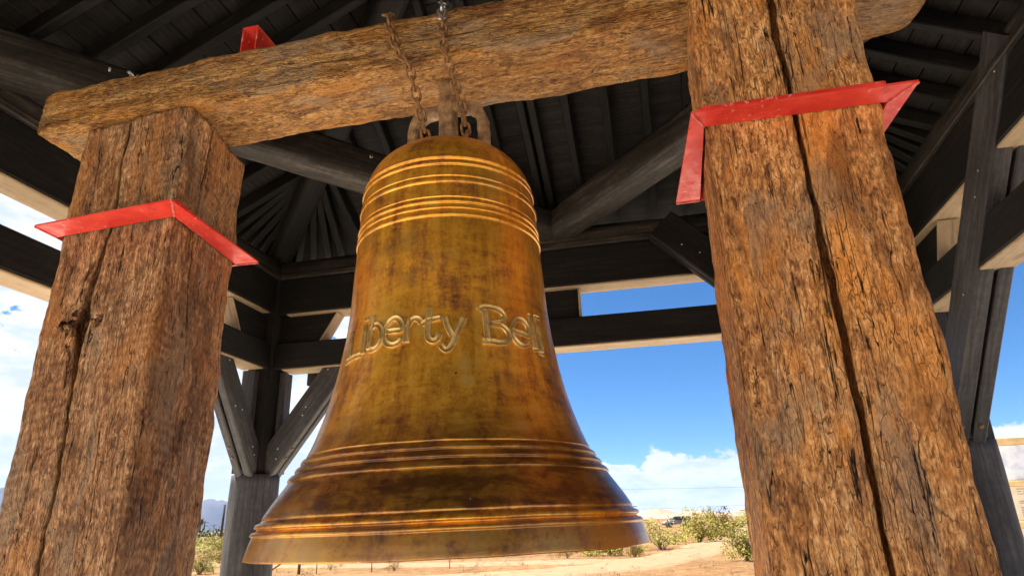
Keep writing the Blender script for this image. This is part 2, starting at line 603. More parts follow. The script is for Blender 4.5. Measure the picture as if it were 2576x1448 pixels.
def ground():
    n = 120
    # radial sheet: fine near the pavilion, reaching the horizon, gently uneven
    rad = [0] + list(np.geomspace(3, 8000, 90))
    V = [(0, 0, 0)]
    for r in rad[1:]:
        for k in range(n):
            th = 2 * math.pi * k / n
            x, y = r * math.cos(th), r * math.sin(th)
            h = 0.
            if r > 8:
                h = (mnoise.noise(Vector((x * .06, y * .06, 0))) * .16 + mnoise.noise(Vector((x * .25, y * .25, 3))) * .05) * min(1, (r - 8) / 12) * min(1., 60 / r)
            V.append((x, y, h))
    Fc = [(0, 1 + k, 1 + (k + 1) % n) for k in range(n)]
    for i in range(len(rad) - 2):
        for k in range(n):
            a, b = 1 + i * n + k, 1 + i * n + (k + 1) % n
            Fc.append((a, a + n, b + n, b))
    tag(link('ground', V, Fc, M['sand'], None, None, True), kind='structure')


def gz(x, y):
    r = math.hypot(x, y)
    if r <= 8:
        return 0.
    return (mnoise.noise(Vector((x * .06, y * .06, 0))) * .16 + mnoise.noise(Vector((x * .25, y * .25, 3))) * .05) * min(1, (r - 8) / 12) * min(1., 60 / r)


ground()


def track(name, pts, wd, seed):
    P = [Vector(p) for p in pts]
    C = []
    for i in range(len(P) - 1):
        a, b = P[i], P[i + 1]
        p0, p3 = P[max(0, i - 1)], P[min(len(P) - 1, i + 2)]
        for k in range(14):
            s = k / 14
            C.append(.5 * ((2 * a) + (-p0 + b) * s + (2 * p0 - 5 * a + 4 * b - p3) * s * s + (-p0 + 3 * a - 3 * b + p3) * s ** 3))
    C.append(P[-1])
    V, Fc = [], []
    for i, c in enumerate(C):
        d = (C[min(i + 1, len(C) - 1)] - C[max(i - 1, 0)]).normalized()
        nn = Vector((-d.y, d.x))
        for j in range(9):
            s = (j / 8 - .5) * wd * (1 + .25 * mnoise.noise(Vector((i * .23, j * 3.1, seed))))
            x, y = c.x + nn.x * s, c.y + nn.y * s
            rut = -.03 if j in (2, 6) else 0.
            V.append((x, y, gz(x, y) + (.05 if 0 < j < 8 and 0 < i < len(C) - 1 else -.12) + rut * .6 + .02 * mnoise.noise(Vector((x, y, seed)))))
    for i in range(len(C) - 1):
        for j in range(8):
            a = i * 9 + j
            Fc.append((a, a + 1, a + 10, a + 9))
    tag(link(name, V, Fc, M['track'], None, None, True), kind='structure')


pv = [(1.0, -.5, -.10)]
for ring, (rr, zz) in enumerate(((12.0, .03), (12.25, -.02), (12.3, -.3))):
    for k in range(72):
        th = 2 * math.pi * k / 72
        pv.append((1.0 + rr * math.cos(th), -.5 + rr * math.sin(th), zz))
pv[0] = (1.0, -.5, .03)
pf = [(0, 1 + k, 1 + (k + 1) % 72) for k in range(72)]
for i in range(2):
    for k in range(72):
        a, b = 1 + i * 72 + k, 1 + i * 72 + (k + 1) % 72
        pf.append((a, a + 72, b + 72, b))
tag(link('bounce_pavement', pv, pf, M['slab']), kind='structure')  # unseen paving disc added to bounce sunlight into the pavilion
track('dirt_track', [(-16, 19), (-6, 20.5), (2, 22.5), (5.5, 27.5), (9.5, 37), (15, 50), (25, 78), (40, 118)], 3.4, 1.)
track('sandy_path', [(-60, 52), (-34, 44), (-18, 37), (-7, 30), (1, 27.2), (5.2, 27.0)], 3.0, 5.)


# ------------------------------------------------------------------ far terrain
def mat_rock(name, c0, c1, sc_):
    t = material(name)
    a = t.noise(t.o, sc_, 6.0, .6)
    t.link(t.ramp(a, [(.35, c0), (.65, c1)]), t.b.inputs['Base Color'])
    spec(t, .95, .05)
    return t.m


M['hill'] = mat_rock('desert_hill', (.26, .17, .11), (.40, .28, .19), .01)
M['mount'] = mat_rock('desert_mountain', (.045, .042, .048), (.10, .085, .085), .002)


def ridge(name, bear0, bear1, dist, height, depth, seed, mat, n=90, jag=1.0):
    V, Fc = [], []
    for i in range(n + 1):
        a = R(bear0 + (bear1 - bear0) * i / n)
        env = math.sin(math.pi * min(1, max(0, i / n))) ** .45
        for j in range(9):
            s = j / 8
            prof = math.sin(math.pi * s) ** 1.1
            d = dist + depth * (s - .15)
            h = 0
            for o_, am in ((7, .5), (17, .25), (41, .13), (95, .07)):
                h += mnoise.noise(Vector((a * o_ * 1.3 * jag, s * 2.2 + seed, seed * 1.7))) * am
            h = height * env * prof * (.72 + h)
            V.append((math.sin(a) * d, math.cos(a) * d, max(0, h) - 1))
    for i in range(n):
        for j in range(8):
            a = i * 9 + j
            Fc.append((a, a + 1, a + 10, a + 9))
    tag(link(name, V, Fc, mat, None, None, True), kind='structure')


ridge('mountains', -62, -12, 6000, 420, 1800, 2.3, M['mount'], 160)
ridge('hills', 3, 20, 2600, 44, 700, 5.1, M['hill'], 90, 2.5)
ridge('hills', 15, 52, 3400, 62, 900, 8.4, M['hill'], 120, 2.5)

# ------------------------------------------------------------------ the bell stand
ZB = EYE + 1.377                            # underside of the cross beam


def post_matrix(x, y):
    return Matrix.Translation((x, y, 0))


# left post: corners anticlockwise seen from above, starting at the outer front corner
LQ = [(-1.528, 2.000), (-1.083, 1.873), (-1.058, 2.275), (-1.502, 2.402)]
ox, oy = LQ[1]
lp = heavy_timber('timber_post', [(x - ox, y - oy) for x, y in LQ], ZB - .002, post_matrix(ox, oy), M['post_l'], seed=1.7, amp=1.0, rnd=.018,
                  cracks=[(0, [(0, .42), (1.5, .42), (1.7, .44), (2.12, .38), (2.23, .345), (2.57, .43), (3.0, .45)], .0135, .15,
                           [(0, .8), (1.95, .8), (2.12, 1.5), (2.23, 2.6), (2.33, 1.3), (2.6, .8), (3., .5)]),
                          (1, [(0, .45), (1.9, .42), (2.3, .38), (2.55, .30), (3.0, .36)], .006, .10, [(0, .3), (2.1, .35), (2.35, 1.), (2.95, 1.)])])
tag(lp, 'brown split timber post under the beam end, left of the bell', 'post', 'bell stand posts')
RQ = [(.520, 1.452), (.935, 1.368), (1.012, 1.775), (.615, 1.850)]
ox, oy = RQ[0]
rp = heavy_timber('timber_post', [(x - ox, y - oy) for x, y in RQ], ZB - .002, post_matrix(ox, oy), M['post_r'], seed=8.2, amp=1.0, rnd=.022,
                  cracks=[(0, [(0, .535), (1.5, .525), (2., .52), (2.5, .515), (3.0, .49)], .0105, .14, [(0, .9), (1.6, .9), (2.1, 1.2), (2.5, .8), (3., 1.3)])])
tag(rp, 'broad orange-brown timber post with a long dark split, right of the bell', 'post', 'bell stand posts')

# cross beam: local Z runs along the beam to the right, local X away from the camera, local Y up
bd = Vector((math.cos(R(-12.5)), math.sin(R(-12.5)), 0))
bn = Vector((-bd.y, bd.x, 0))               # away from the camera
B0 = Vector((-1.085, 1.872, ZB)) - bd * .70
bm = Matrix(((bn.x, 0, bd.x, B0.x), (bn.y, 0, bd.y, B0.y), (0, 1, 0, B0.z), (0, 0, 0, 1)))
BL = 3.045
# det must be positive: (bn, up, bd)
beam = heavy_timber('timber_beam', [(.002, .006), (.285, .006), (.282, .205), (.012, .205)], BL, bm, M['beam'], seed=4.4, amp=1.15, rnd=.022, ends=(.11, .16), row=.014,
                    cracks=[(3, [(0, .5), (1., .52), (1.5, .55), (2.2, .62), (3., .6)], .003, .012, [(0, .0), (1.35, .0), (1.5, 1.2), (2.0, .9), (2.2, 0), (3., 0)])])
tag(beam, 'thick rough-hewn cross beam resting on the two posts above the bell', 'beam')


def beam_pt(along, back, z):                # along from the left end
    return B0 + bd * (along + .065) + bn * back + Vector((0, 0, z))


# ------------------------------------------------------------------ red steel collars
def collar(outer, inner, z, label):
    """angle-iron ring: flat leg pointing outwards, upright leg against the timber, four mitred pieces"""
    cx = sum(p[0] for p in outer) / 4
    cy = sum(p[1] for p in outer) / 4
    e = empty('steel_collar', (cx, cy, z), label, 'collar', 'red steel collars on the posts')
    t_, hgt = .006, .058
    for i in range(4):
        o0, o1, i0, i1 = [Vector((p[0], p[1], 0)) for p in (outer[i], outer[(i + 1) % 4], inner[i], inner[(i + 1) % 4])]
        Z = Vector((0, 0, 1))
        d = (i1 - i0).normalized()
        nn = ((o0 + o1) / 2 - (i0 + i1) / 2).normalized() * t_
        V = [o0 + Z * z, o1 + Z * z, i1 + Z * z, i0 + Z * z,
             o0 + Z * (z + t_), o1 + Z * (z + t_), i1 + nn + Z * (z + t_), i0 + nn + Z * (z + t_),
             i1 + nn + Z * (z + hgt), i0 + nn + Z * (z + hgt), i1 + Z * (z + hgt), i0 + Z * (z + hgt)]
        Fc = [(0, 3, 2, 1), (0, 1, 5, 4), (4, 5, 6, 7), (7, 6, 8, 9), (9, 8, 10, 11), (11, 10, 2, 3), (0, 4, 7, 9, 11, 3), (1, 2, 10, 8, 6, 5)]
        c = (o0 + o1 + i0 + i1) / 4 + Z * z
        m = frame(c, d)
        inv = m.inverted()
        link('angle_bar', [inv @ v for v in V], Fc, M['red'], m, e)
        # weld bead along the mitre
        log('weld_bead', i0 + Z * (z - .0005), o0 * .985 + i0 * .015 + Z * (z - .0005), .0035, .0035, M['weld'], e, 8, .0022, rows=.008)
    return e


def ring_in(q, gap):
    c = [sum(p[0] for p in q) / 4, sum(p[1] for p in q) / 4]
    out = []
    for x, y in q:
        d = Vector((x - c[0], y - c[1]))
        L = d.length
        d = d * ((L + gap) / L)
        out.append((c[0] + d.x, c[1] + d.y))
    return out


ZC = EYE + .95
lout = [(-1.552, 1.906), (-1.030, 1.758), (-.956, 2.266), (-1.478, 2.414)]
rout = [(.462, 1.384), (.974, 1.282), (1.046, 1.776), (.536, 1.876)]
collar([lout[0], lout[1], lout[2], lout[3]], ring_in(LQ, .012), ZC, 'red angle-iron collar round the left timber post')
collar(rout, ring_in(RQ, .012), ZC, 'red angle-iron collar round the right timber post')

# red bracket of square tube standing on the beam
rb = empty('red_bracket', beam_pt(.79, .17, .2), 'open red steel tube bracket standing on top of the beam', 'bracket')
for a in (-.029, .029):
    bar('side_plate', beam_pt(.79 + a, .05, .265), beam_pt(.79 + a, .25, .265), .005, .15, M['red'], rb)
bar('top_plate', beam_pt(.79, .05, .3425), beam_pt(.79, .25, .3425), .0625, .005, M['red'], rb)
bar('base_plate', beam_pt(.79, .05, .195), beam_pt(.79, .25, .195), .0625, .005, M['red'], rb)

# ------------------------------------------------------------------ the bell
BO = Vector((-.175, 1.804, EYE))
tilt = R(-.75)
ba = Vector((math.tan(tilt), 0, 1)).normalized()
bx = (Vector((1, 0, 0)) - ba * ba.x).normalized()
by = ba.cross(bx)
bell_m = Matrix(((bx.x, by.x, ba.x, BO.x), (bx.y, by.y, ba.y, BO.y), (bx.z, by.z, ba.z, BO.z), (0, 0, 0, 1)))
PROF = [(-.062, .503), (-.05, .5015), (-.02, .4925), (.013, .477), (.04, .464), (.08, .4365), (.12, .408), (.16, .381), (.2, .3625), (.24, .348), (.28, .335), (.32, .324), (.36, .314), (.4, .306),
        (.44, .2995), (.48, .292), (.52, .287), (.56, .283), (.6, .2805), (.64, .2785), (.68, .2765), (.72, .2735), (.76, .271), (.8, .2685), (.84, .2665), (.88, .2635), (.92, .260), (.96, .2535), (.98, .2475),
        (1., .239), (1.02, .2265), (1.04, .2105), (1.06, .189), (1.08, .158), (1.095, .12), (1.105, .06), (1.110, .004)]
pz_, pr_ = [p[0] for p in PROF], [p[1] for p in PROF]
# raised mouldings: (height, half width, relief)
MOULD = [(.951, .0055, 0.0032), (.929, .0075, 0.0043), (.872, .009, 0.0040), (.806, .0055, 0.0036), (.787, .005, 0.0032), (.767, .0075, 0.0043),
         (.159, .0065, 0.0054), (.140, .0065, 0.0061), (.119, .0085, 0.0068), (.0125, .0065, 0.0072), (-.0055, .006, 0.0068)]
GROOVE = [(.940, .003, .002), (.884, .003, .002), (.818, .003, .002), (.170, .003, .003), (.024, .004, .003), (.0035, .003, .003)]


def bell_r(z):
    r = float(np.interp(z, pz_, pr_))
    return r


def bell_full(z):
    r = bell_r(z)
    add = 0
    for c, hw, a in MOULD:
        q = abs(z - c) / hw
        if q < 1:
            add = max(add, a * math.sqrt(1 - q ** 2.2))
    for c, hw, a in GROOVE:
        q = abs(z - c) / hw
        if q < 1:
            add -= a * (1 - q * q)
    return r + add


def smooth_prof():
    """dense heights with the base profile smoothed by a small kernel"""
    zs = list(np.arange(-.062, .98, .004)) + list(np.arange(.98, 1.1, .005)) + [1.1, 1.106, 1.1095, 1.110]
    for c, hw, a in MOULD:
        zs += list(c + hw * np.array([-1.02, -.97, -.85, -.6, -.3, 0, .3, .6, .85, .97, 1.02]))
    for c, hw, a in GROOVE:
        zs += list(c + hw * np.array([-1, -.5, 0, .5, 1]))
    zs = sorted({round(float(z), 5) for z in zs if -.062 <= z <= 1.110})
    out = []
    for z in zs:
        k = min(.016, 1.11 - z, z + .062)
        base = sum(bell_r(z + d * k) for d in (-1, -.5, 0, .5, 1)) / 5
        out.append((z, base + bell_full(z) - bell_r(z)))
    return out


bell = empty('bell', BO + Vector((0, 0, -.062)), 'large bronze bell with ringed bands and raised lettering hanging under the beam', 'bell')
NS = 160
prof = smooth_prof()
inner = [(-.062, .480), (-.058, .470), (-.02, .435), (.1, .365), (.25, .300), (.5, .250), (.8, .225), (.95, .205), (1.02, .17), (1.06, .1), (1.075, .002)]
outline = list(reversed(inner)) + prof
V, Fc = [], []
for (z, r) in outline:
    for k in range(NS):
        th = 2 * math.pi * k / NS
        # hand-cast: never perfectly round
        q = 1 + .0016 * mnoise.noise(Vector((math.cos(th) * 2.2, math.sin(th) * 2.2, z * 5)))
        dz = .0012 * mnoise.noise(Vector((math.cos(th) * 3, math.sin(th) * 3, z * 2 + 9)))
        V.append((math.cos(th) * r * q, math.sin(th) * r * q, z + dz))
for i in range(len(outline) - 1):
    for k in range(NS):
        k2 = (k + 1) % NS
        Fc.append((i * NS + k, i * NS + k2, (i + 1) * NS + k2, (i + 1) * NS + k))
body = link('bell_body', V, Fc, M['bell'], bell_m, bell, True)
tag(body, 'dark golden bronze bell body with moulded rings')

# crown: a central post and two looped arms, set along the beam
cw = Vector((bd.dot(bx), bd.dot(by), 0)).normalized()       # along the beam in bell space
cn_ = Vector((-cw.y, cw.x, 0))


def crown_plate(name, outline2, thick, hole=None):
    """flat cast plate in the plane along the beam; outline2 in (along, height)"""
    def P(a, h, d):
        v = cw * a + cn_ * d
        return (v.x, v.y, h)
    n = len(outline2)
    V = []
    for d in (-thick / 2, thick / 2):
        for a, h in outline2:
            V.append(P(a, h, d * (1 + .15 * mnoise.noise(Vector((a * 20, h * 20, d))))))
    Fc = []
    if hole is None:
        Fc += [tuple(range(n)), tuple(range(2 * n - 1, n - 1, -1))]
        Fc += [((k + 1) % n, k, k + n, (k + 1) % n + n) for k in range(n)]
    return link(name, V, Fc, M['crown'], bell_m, bell)


CZ = ZB - EYE - 1.110                        # clear height between dome and beam
bar_m = bell_m


def arm(sign):
    """C-shaped arm as a thick swept band"""
    path = [(.112, 1.045), (.116, 1.10), (.119, 1.16), (.116, 1.215), (.102, 1.255), (.075, 1.272), (.04, 1.275), (.0, 1.275)]
    V, Fc = [], []
    pts = []
    for i in range(len(path) - 1):
        for k in range(4):
            s = k / 4
            pts.append((path[i][0] + (path[i + 1][0] - path[i][0]) * s, path[i][1] + (path[i + 1][1] - path[i][1]) * s))
    pts.append(path[-1])
    for i, (a, h) in enumerate(pts):
        p0, p1 = pts[max(0, i - 1)], pts[min(len(pts) - 1, i + 1)]
        d = Vector((p1[0] - p0[0], p1[1] - p0[1])).normalized()
        nn = Vector((-d.y, d.x))
        f = i / (len(pts) - 1)
        half = (.0150 + .002 * math.sin(math.pi * f)) * (1 + .15 * mnoise.noise(Vector((i * .7, sign, 2))))
        th = .026
        for (x, y) in ((-1, -.7), (-.7, -1), (.7, -1), (1, -.7), (1, .7), (.7, 1), (-.7, 1), (-1, .7)):
            aa, hh = a + nn.x * half * x, h + nn.y * half * x
            v = cw * (aa * sign) + cn_ * (th * y)
            V.append((v.x, v.y, hh))
    n = len(pts)
    for i in range(n - 1):
        for k in range(8):
            k2 = (k + 1) % 8
            f = (i * 8 + k, i * 8 + k2, (i + 1) * 8 + k2, (i + 1) * 8 + k)
            Fc.append(f if sign < 0 else f[::-1])
    Fc.append(tuple(range(8)) if sign > 0 else tuple(range(7, -1, -1)))
    Fc.append(tuple(range((n - 1) * 8, n * 8)))
    return link('crown_arm', V, Fc, M['crown'], bell_m, bell)


arm(-1)
arm(1)
V = []
for z, wv, dv in ((1.09, .027, .034), (1.16, .0255, .032), (1.25, .024, .031), (ZB - EYE - .006, .0235, .030)):
    for (x, y) in ((-1, -.8), (-.8, -1), (.8, -1), (1, -.8), (1, .8), (.8, 1), (-.8, 1), (-1, .8)):
        v = cw * (x * wv) + cn_ * (y * dv)
        V.append((v.x, v.y, z))
Fc = []
for i in range(3):
    for k in range(8):
        k2 = (k + 1) % 8
        Fc.append((i * 8 + k, i * 8 + k2, (i + 1) * 8 + k2, (i + 1) * 8 + k))
Fc += [tuple(range(7, -1, -1)), tuple(range(24, 32))]
link('crown_post', V, Fc, M['crown'], bell_m, bell)

# lettering: hand-cut strokes in (angle, height) on the bell wall
LET = {"L":[[[-2.5261,0.4813],[-2.5011,0.4508],[-2.4636,0.409]],[[-2.5175,0.4002],[-2.3934,0.4057],[-2.2801,0.4068]]],"i":[[[-2.2914,0.487],[-2.2769,0.4493],[-2.2642,0.4058]],[[-2.292,0.5069],[-2.2897,0.4982]]],"b":[[[-2.2055,0.5053],[-2.2053,0.4728],[-2.191,0.4137]],[[-2.2101,0.459],[-2.1873,0.4745],[-2.1334,0.4768],[-2.0784,0.4596],[-2.0661,0.4368],[-2.0883,0.4189],[-2.1391,0.4108],[-2.191,0.4137]]],"e":[[[-2.0318,0.451],[-1.9499,0.4509],[-1.8806,0.4514],[-1.8879,0.4698],[-1.94,0.4842],[-1.9954,0.4805],[-2.0334,0.4628],[-2.0341,0.4406],[-2.0059,0.4215],[-1.9482,0.4134],[-1.8935,0.4179],[-1.8692,0.4277]]],"r":[[[-1.8367,0.4818],[-1.833,0.451],[-1.8298,0.4142]],[[-1.8265,0.4563],[-1.7969,0.4734],[-1.7474,0.476],[-1.709,0.4637]]],"t":[[[-1.6428,0.5034],[-1.6485,0.4734],[-1.6556,0.4403],[-1.6465,0.4212],[-1.6085,0.4135],[-1.5721,0.4199],[-1.5603,0.4305]],[[-1.7081,0.4595],[-1.6529,0.4679],[-1.5541,0.4741]]],"y":[[[-1.5198,0.4772],[-1.4941,0.4491],[-1.4614,0.427]],[[-1.3585,0.4742],[-1.4109,0.4405],[-1.454,0.4081],[-1.4946,0.3896],[-1.5265,0.3926],[-1.5485,0.4022]]],"B":[[[-1.1739,0.5025],[-1.1749,0.4602],[-1.1728,0.4146]],[[-1.2319,0.4942],[-1.2018,0.5041],[-1.1151,0.5059],[-1.0315,0.5],[-0.9928,0.4845],[-1.0337,0.4701],[-1.1396,0.4605],[-1.0343,0.4587],[-0.9814,0.4437],[-0.9832,0.4242],[-1.0455,0.4124],[-1.1375,0.4135],[-1.2166,0.4138]]],"e2":[[[-0.9269,0.4502],[-0.8482,0.4467],[-0.7535,0.4445],[-0.7432,0.4667],[-0.7944,0.4841],[-0.8689,0.483],[-0.9271,0.4602],[-0.9343,0.4344],[-0.8907,0.4167],[-0.82,0.4121],[-0.744,0.4251]]],"l":[[[-0.6807,0.5024],[-0.6841,0.4556],[-0.6811,0.4102]],[[-0.7117,0.5046],[-0.678,0.502]],[[-0.7189,0.4082],[-0.6555,0.4125]]],"l2":[[[-0.5825,0.5055],[-0.5885,0.4587],[-0.6029,0.4067]],[[-0.6125,0.507],[-0.5343,0.5065]],[[-0.6474,0.4031],[-0.5878,0.4028]]]}


def catmull(P, m=7):
    P = [Vector(p) for p in P]
    if len(P) == 2:
        return [P[0].lerp(P[1], k / m) for k in range(m + 1)]
    C = []
    for i in range(len(P) - 1):
        a, b = P[i], P[i + 1]
        p0, p3 = P[max(0, i - 1)], P[min(len(P) - 1, i + 2)]
        for k in range(m):
            s = k / m
            C.append(.5 * ((2 * a) + (-p0 + b) * s + (2 * p0 - 5 * a + 4 * b - p3) * s * s + (-p0 + 3 * a - 3 * b + p3) * s ** 3))
    C.append(P[-1])
    return C


def smooth_r(z):
    return sum(bell_r(z + d * .016) for d in (-1, -.5, 0, .5, 1)) / 5


RB = .297
LAB = {'L': 'L', 'e2': 'e', 'l2': 'l'}
for key, strokes in LET.items():
    V, Fc = [], []
    for si, st in enumerate(strokes):
        C = catmull([(a * RB, z) for a, z in st])
        base = len(V)
        ring = ((-.0084, -.002), (-.0078, .0050), (-.0056, .0054), (-.0040, .0016), (.0040, .0016), (.0056, .0054), (.0078, .0050), (.0084, -.002))
        for i, c in enumerate(C):
            d = (C[min(i + 1, len(C) - 1)] - C[max(i - 1, 0)]).normalized()
            nn = Vector((-d.y, d.x))
            wv = 1 + .22 * mnoise.noise(Vector((c.x * 40, c.y * 40, si)))
            if key not in ('L', 'e2', 'e', 'b', 'B', 't', 'y', 'r'):
                wv *= .85
            for o_, h in ring:
                p = c + nn * o_ * wv
                r = smooth_r(p.y) + h - .0006 * (si % 2)
                th = p.x / RB
                V.append((math.cos(th) * r, math.sin(th) * r, p.y))
        n = len(ring)
        for i in range(len(C) - 1):
            for k in range(n - 1):
                a = base + i * n + k
                Fc.append((a, a + n, a + n + 1, a + 1))
        Fc.append(tuple(base + k for k in range(n)))
        Fc.append(tuple(base + (len(C) - 1) * n + k for k in range(n - 1, -1, -1)))
    o = link('letter', V, Fc, M['brass'], bell_m, bell, True)
    o['label'] = 'raised letter %s cut into the bell wall' % (LAB.get(key, key))


# ------------------------------------------------------------------ chains
def link_mesh():
    """one oval chain link: long axis local X, lying in local XY"""
    rw, half, wid = .0046, .0085, .0130
    V, Fc = [], []
    path = []
    for k in range(24):
        th = 2 * math.pi * k / 24
        path.append((math.cos(th) * wid + (half if math.cos(th) > 0 else -half), math.sin(th) * wid))
    n = len(path)
    for i in range(n):
        a, b = Vector(path[i - 1]), Vector(path[(i + 1) % n])
        d = (b - a).normalized()
        nn = Vector((d.y, -d.x))
        for k in range(8):
            t = 2 * math.pi * k / 8
            V.append((path[i][0] + nn.x * math.cos(t) * rw, path[i][1] + nn.y * math.cos(t) * rw, math.sin(t) * rw))
    for i in range(n):
        for k in range(8):
            i2, k2 = (i + 1) % n, (k + 1) % 8
            Fc.append((i * 8 + k, i * 8 + k2, i2 * 8 + k2, i2 * 8 + k))
    me = bpy.data.meshes.new('chain_link')
    me.from_pydata(V, [], Fc)
    me.materials.append(M['rust'])
    me.polygons.foreach_set('use_smooth', [True] * len(me.polygons))
    return me


LINK = link_mesh()
LINKZ = LINK.copy()
LINKZ.materials[0] = M['zinc']


def chain(pts, label, zinc=0):
    P = [Vector(p) for p in pts]
    e = empty('chain', P[0], label, 'chain', 'chains from the crown to the beam')
    seg = [(b - a).length for a, b in zip(P, P[1:])]
    tot = sum(seg)
    pitch = .0335
    n = int(tot / pitch)

    def at(s):
        for a, b, L in zip(P, P[1:], seg):
            if s <= L:
                return a + (b - a) * (s / L)
            s -= L
        return P[-1]
    for i in range(n):
        s = (i + .5) * pitch
        p = at(s)
        d = (at(min(s + .016, tot)) - at(max(0, s - .016))).normalized()
        upd = Vector((-bn.x, -bn.y, .15)) if i % 2 else bd
        rot = Matrix.Rotation(random.uniform(-.22, .22) + (.42 if i % 2 else .42), 4, 'X')
        put('chain_link', LINKZ if i >= n - zinc else LINK, frame(p, d, upd) @ rot, e)
    return e


def crown_w(a, h, d=0.):
    v = cw * a + cn_ * d
    return bell_m @ Vector((v.x, v.y, h))


c0 = crown_w(-.072, 1.175, -.01)
chain([c0 + Vector((.004, -.02, -.035)), c0, crown_w(-.078, 1.24, -.045), beam_pt(1.438, -.024, -.012), beam_pt(1.41, -.024, .03), beam_pt(1.375, -.022, .12), beam_pt(1.355, -.018, .205), beam_pt(1.355, .03, .228), beam_pt(1.36, .16, .226)],
      'rusty chain up the front of the beam, left of the crown')
c1 = crown_w(.062, 1.175, -.01)
chain([c1 + Vector((0, -.02, -.035)), c1, crown_w(.060, 1.24, -.045), beam_pt(1.565, -.024, -.012), beam_pt(1.555, -.024, .03), beam_pt(1.548, -.022, .12), beam_pt(1.545, -.018, .208), beam_pt(1.55, .03, .23), beam_pt(1.55, .16, .228)],
      'rusty chain with bright top links, right of the crown', 7)

# ------------------------------------------------------------------ pavilion
TH = R(-12.0)
PU = Vector((math.cos(TH), math.sin(TH), 0))
PV = Vector((math.sin(TH), -math.cos(TH), 0))            # towards the camera side
PM = Vector((.25, 3.92, EYE))
U0, U1, V0, V1 = -1.98, 2.11, 0.0, 4.80
UC, VC = (U0 + U1) / 2, (V0 + V1) / 2


def W(u, v, z):
    return PM + PU * u + PV * v + Vector((0, 0, z))


pav = empty('pavilion', (W(UC, VC, 0).x, W(UC, VC, 0).y, 0), 'open black-stained timber pavilion with a hipped plank roof sheltering the bell', 'pavilion')

# concrete slab
sl = [W(a, b, -EYE + .06) for a, b in ((U0 - .5, V1 + .5), (U1 + .5, V1 + .5), (U1 + .5, V0 - .5), (U0 - .5, V0 - .5))]
tag(hexa('pavement_slab', [p - Vector((0, 0, .2)) for p in sl] + sl, PU, M['slab']), kind='structure')

# posts: stout round logs with a slimmer upper half that the braces foot on
posts = [(U0, V0), (U1 + .01, V0), (U0, VC), (U1, VC), (U0, V1), (U1, V1)]
for i, (a, b) in enumerate(posts):
    pt = log('post', W(a, b, -EYE + .06), W(a, b, .33), .160, .146, M['grey'], pav, 28, .007, seed=i * 3.1, rows=.05)
    log('post_top', W(a, b, .331), W(a, b, 1.74), .118, .112, M['dark'], pt, 24, .005, seed=i * 3.1 + 1)
    # metal-grey side boards on the outside of the post head
    su, sv = (1 if a == U1 else -1), (1 if b == V1 else -1)
    if b != VC:
        bar('post_board', W(a - su * .128, b + sv * .03, .335), W(a - su * .128, b + sv * .03, .99), .05, .10, M['grey'], pt, PV)
        bar('post_board', W(a + su * .03, b - sv * .128, .335), W(a + su * .03, b - sv * .128, .99), .05, .10, M['grey'], pt, PU)
    for k in range(5):
        th = random.uniform(0, 6.28)
        p = W(a + .16 * math.cos(th), b + .16 * math.sin(th), random.uniform(-.9, .25))


def wall(p, q, inward, mid, nm):
    """one side: two planks with blocks between them, a plate log on top. p, q plan points, inward unit (u, v)"""
    P, Q = Vector(p), Vector(q)
    d = (Q - P).normalized()
    L = (Q - P).length
    inn = Vector(inward)

    def pt(s, o, z):
        r = P + d * s + inn * o
        return W(r.x, r.y, z)
    wdir = PU * inn.x + PV * inn.y
    for off in (.042, -.042):
        bar('wall_plank', pt(.10, off, 1.091), pt(L - .10, off, 1.091), .070, .172, M['dark'], pav, wob=.003)
        bar('wall_plank', pt(.10, off, 1.512), pt(L - .10, off, 1.512), .070, .246, M['dark'], pav, wob=.003)
    # added pale strips: ground light on the plank undersides, put in as colour
    bar('lit_underside_strip', pt(.16, 0, .998), pt(L - .16, 0, .998), .150, .012, M['pale'], pav)
    bar('lit_underside_strip', pt(.16, 0, 1.381), pt(L - .16, 0, 1.381), .150, .012, M['pale'], pav)
    # fascia under the plate and the plate log
    bar('plate_board', pt(-.05, .085, 1.655), pt(L + .05, .085, 1.655), .03, .036, M['tie'], pav)
    log('plate_log', pt(-.25, 0, 1.715), pt(L + .25, 0, 1.715), .082, .080, M['tie'], pav, 18, .006, seed=L + P.x)
    # blocks with slanted ends at the posts
    for s0, sg in ((.10, 1), (L - .10, -1)):
        lo, hi = [], []
        for o in (.034, -.034):
            lo.append(((s0, 1.178), (s0 + sg * .30, 1.178), (s0 + sg * .415, 1.373), (s0, 1.373), o))
        (a, b, c, e_, o1), o2 = lo[0], lo[1][4]
        pts = [pt(a[0], o1, a[1]), pt(b[0], o1, b[1]), pt(b[0], o2, b[1]), pt(a[0], o2, a[1]),
               pt(e_[0], o1, e_[1]), pt(c[0], o1, c[1]), pt(c[0], o2, c[1]), pt(e_[0], o2, e_[1])]
        hexa('block', pts, PU * d.x + PV * d.y, M['dark'], pav)
        # pale sawn end of the block
        bar('block_end', pt(s0 + sg * .307, 0, 1.18), pt(s0 + sg * .420, 0, 1.371), .108, .010, M['pale'], pav, wdir.cross(PU * d.x + PV * d.y) if False else (0, 0, 1))
    if mid:
        m0 = mid
        bar('block', pt(m0 - .12, 0, 1.276), pt(m0 + .12, 0, 1.276), .064, .194, M['dark'], pav)
        bar('block_end', pt(m0 + .126, 0, 1.276), pt(m0 + .134, 0, 1.276), .104, .190, M['pale'], pav)


wall((U0, V0), (U1, V0), (0, 1), 2.03, 'back')
wall((U0, V1), (U0, V0), (1, 0), 2.4, 'left')
wall((U1, V0), (U1, V1), (-1, 0), 2.4, 'right')
wall((U0, V1), (U1, V1), (0, -1), 2.03, 'front')

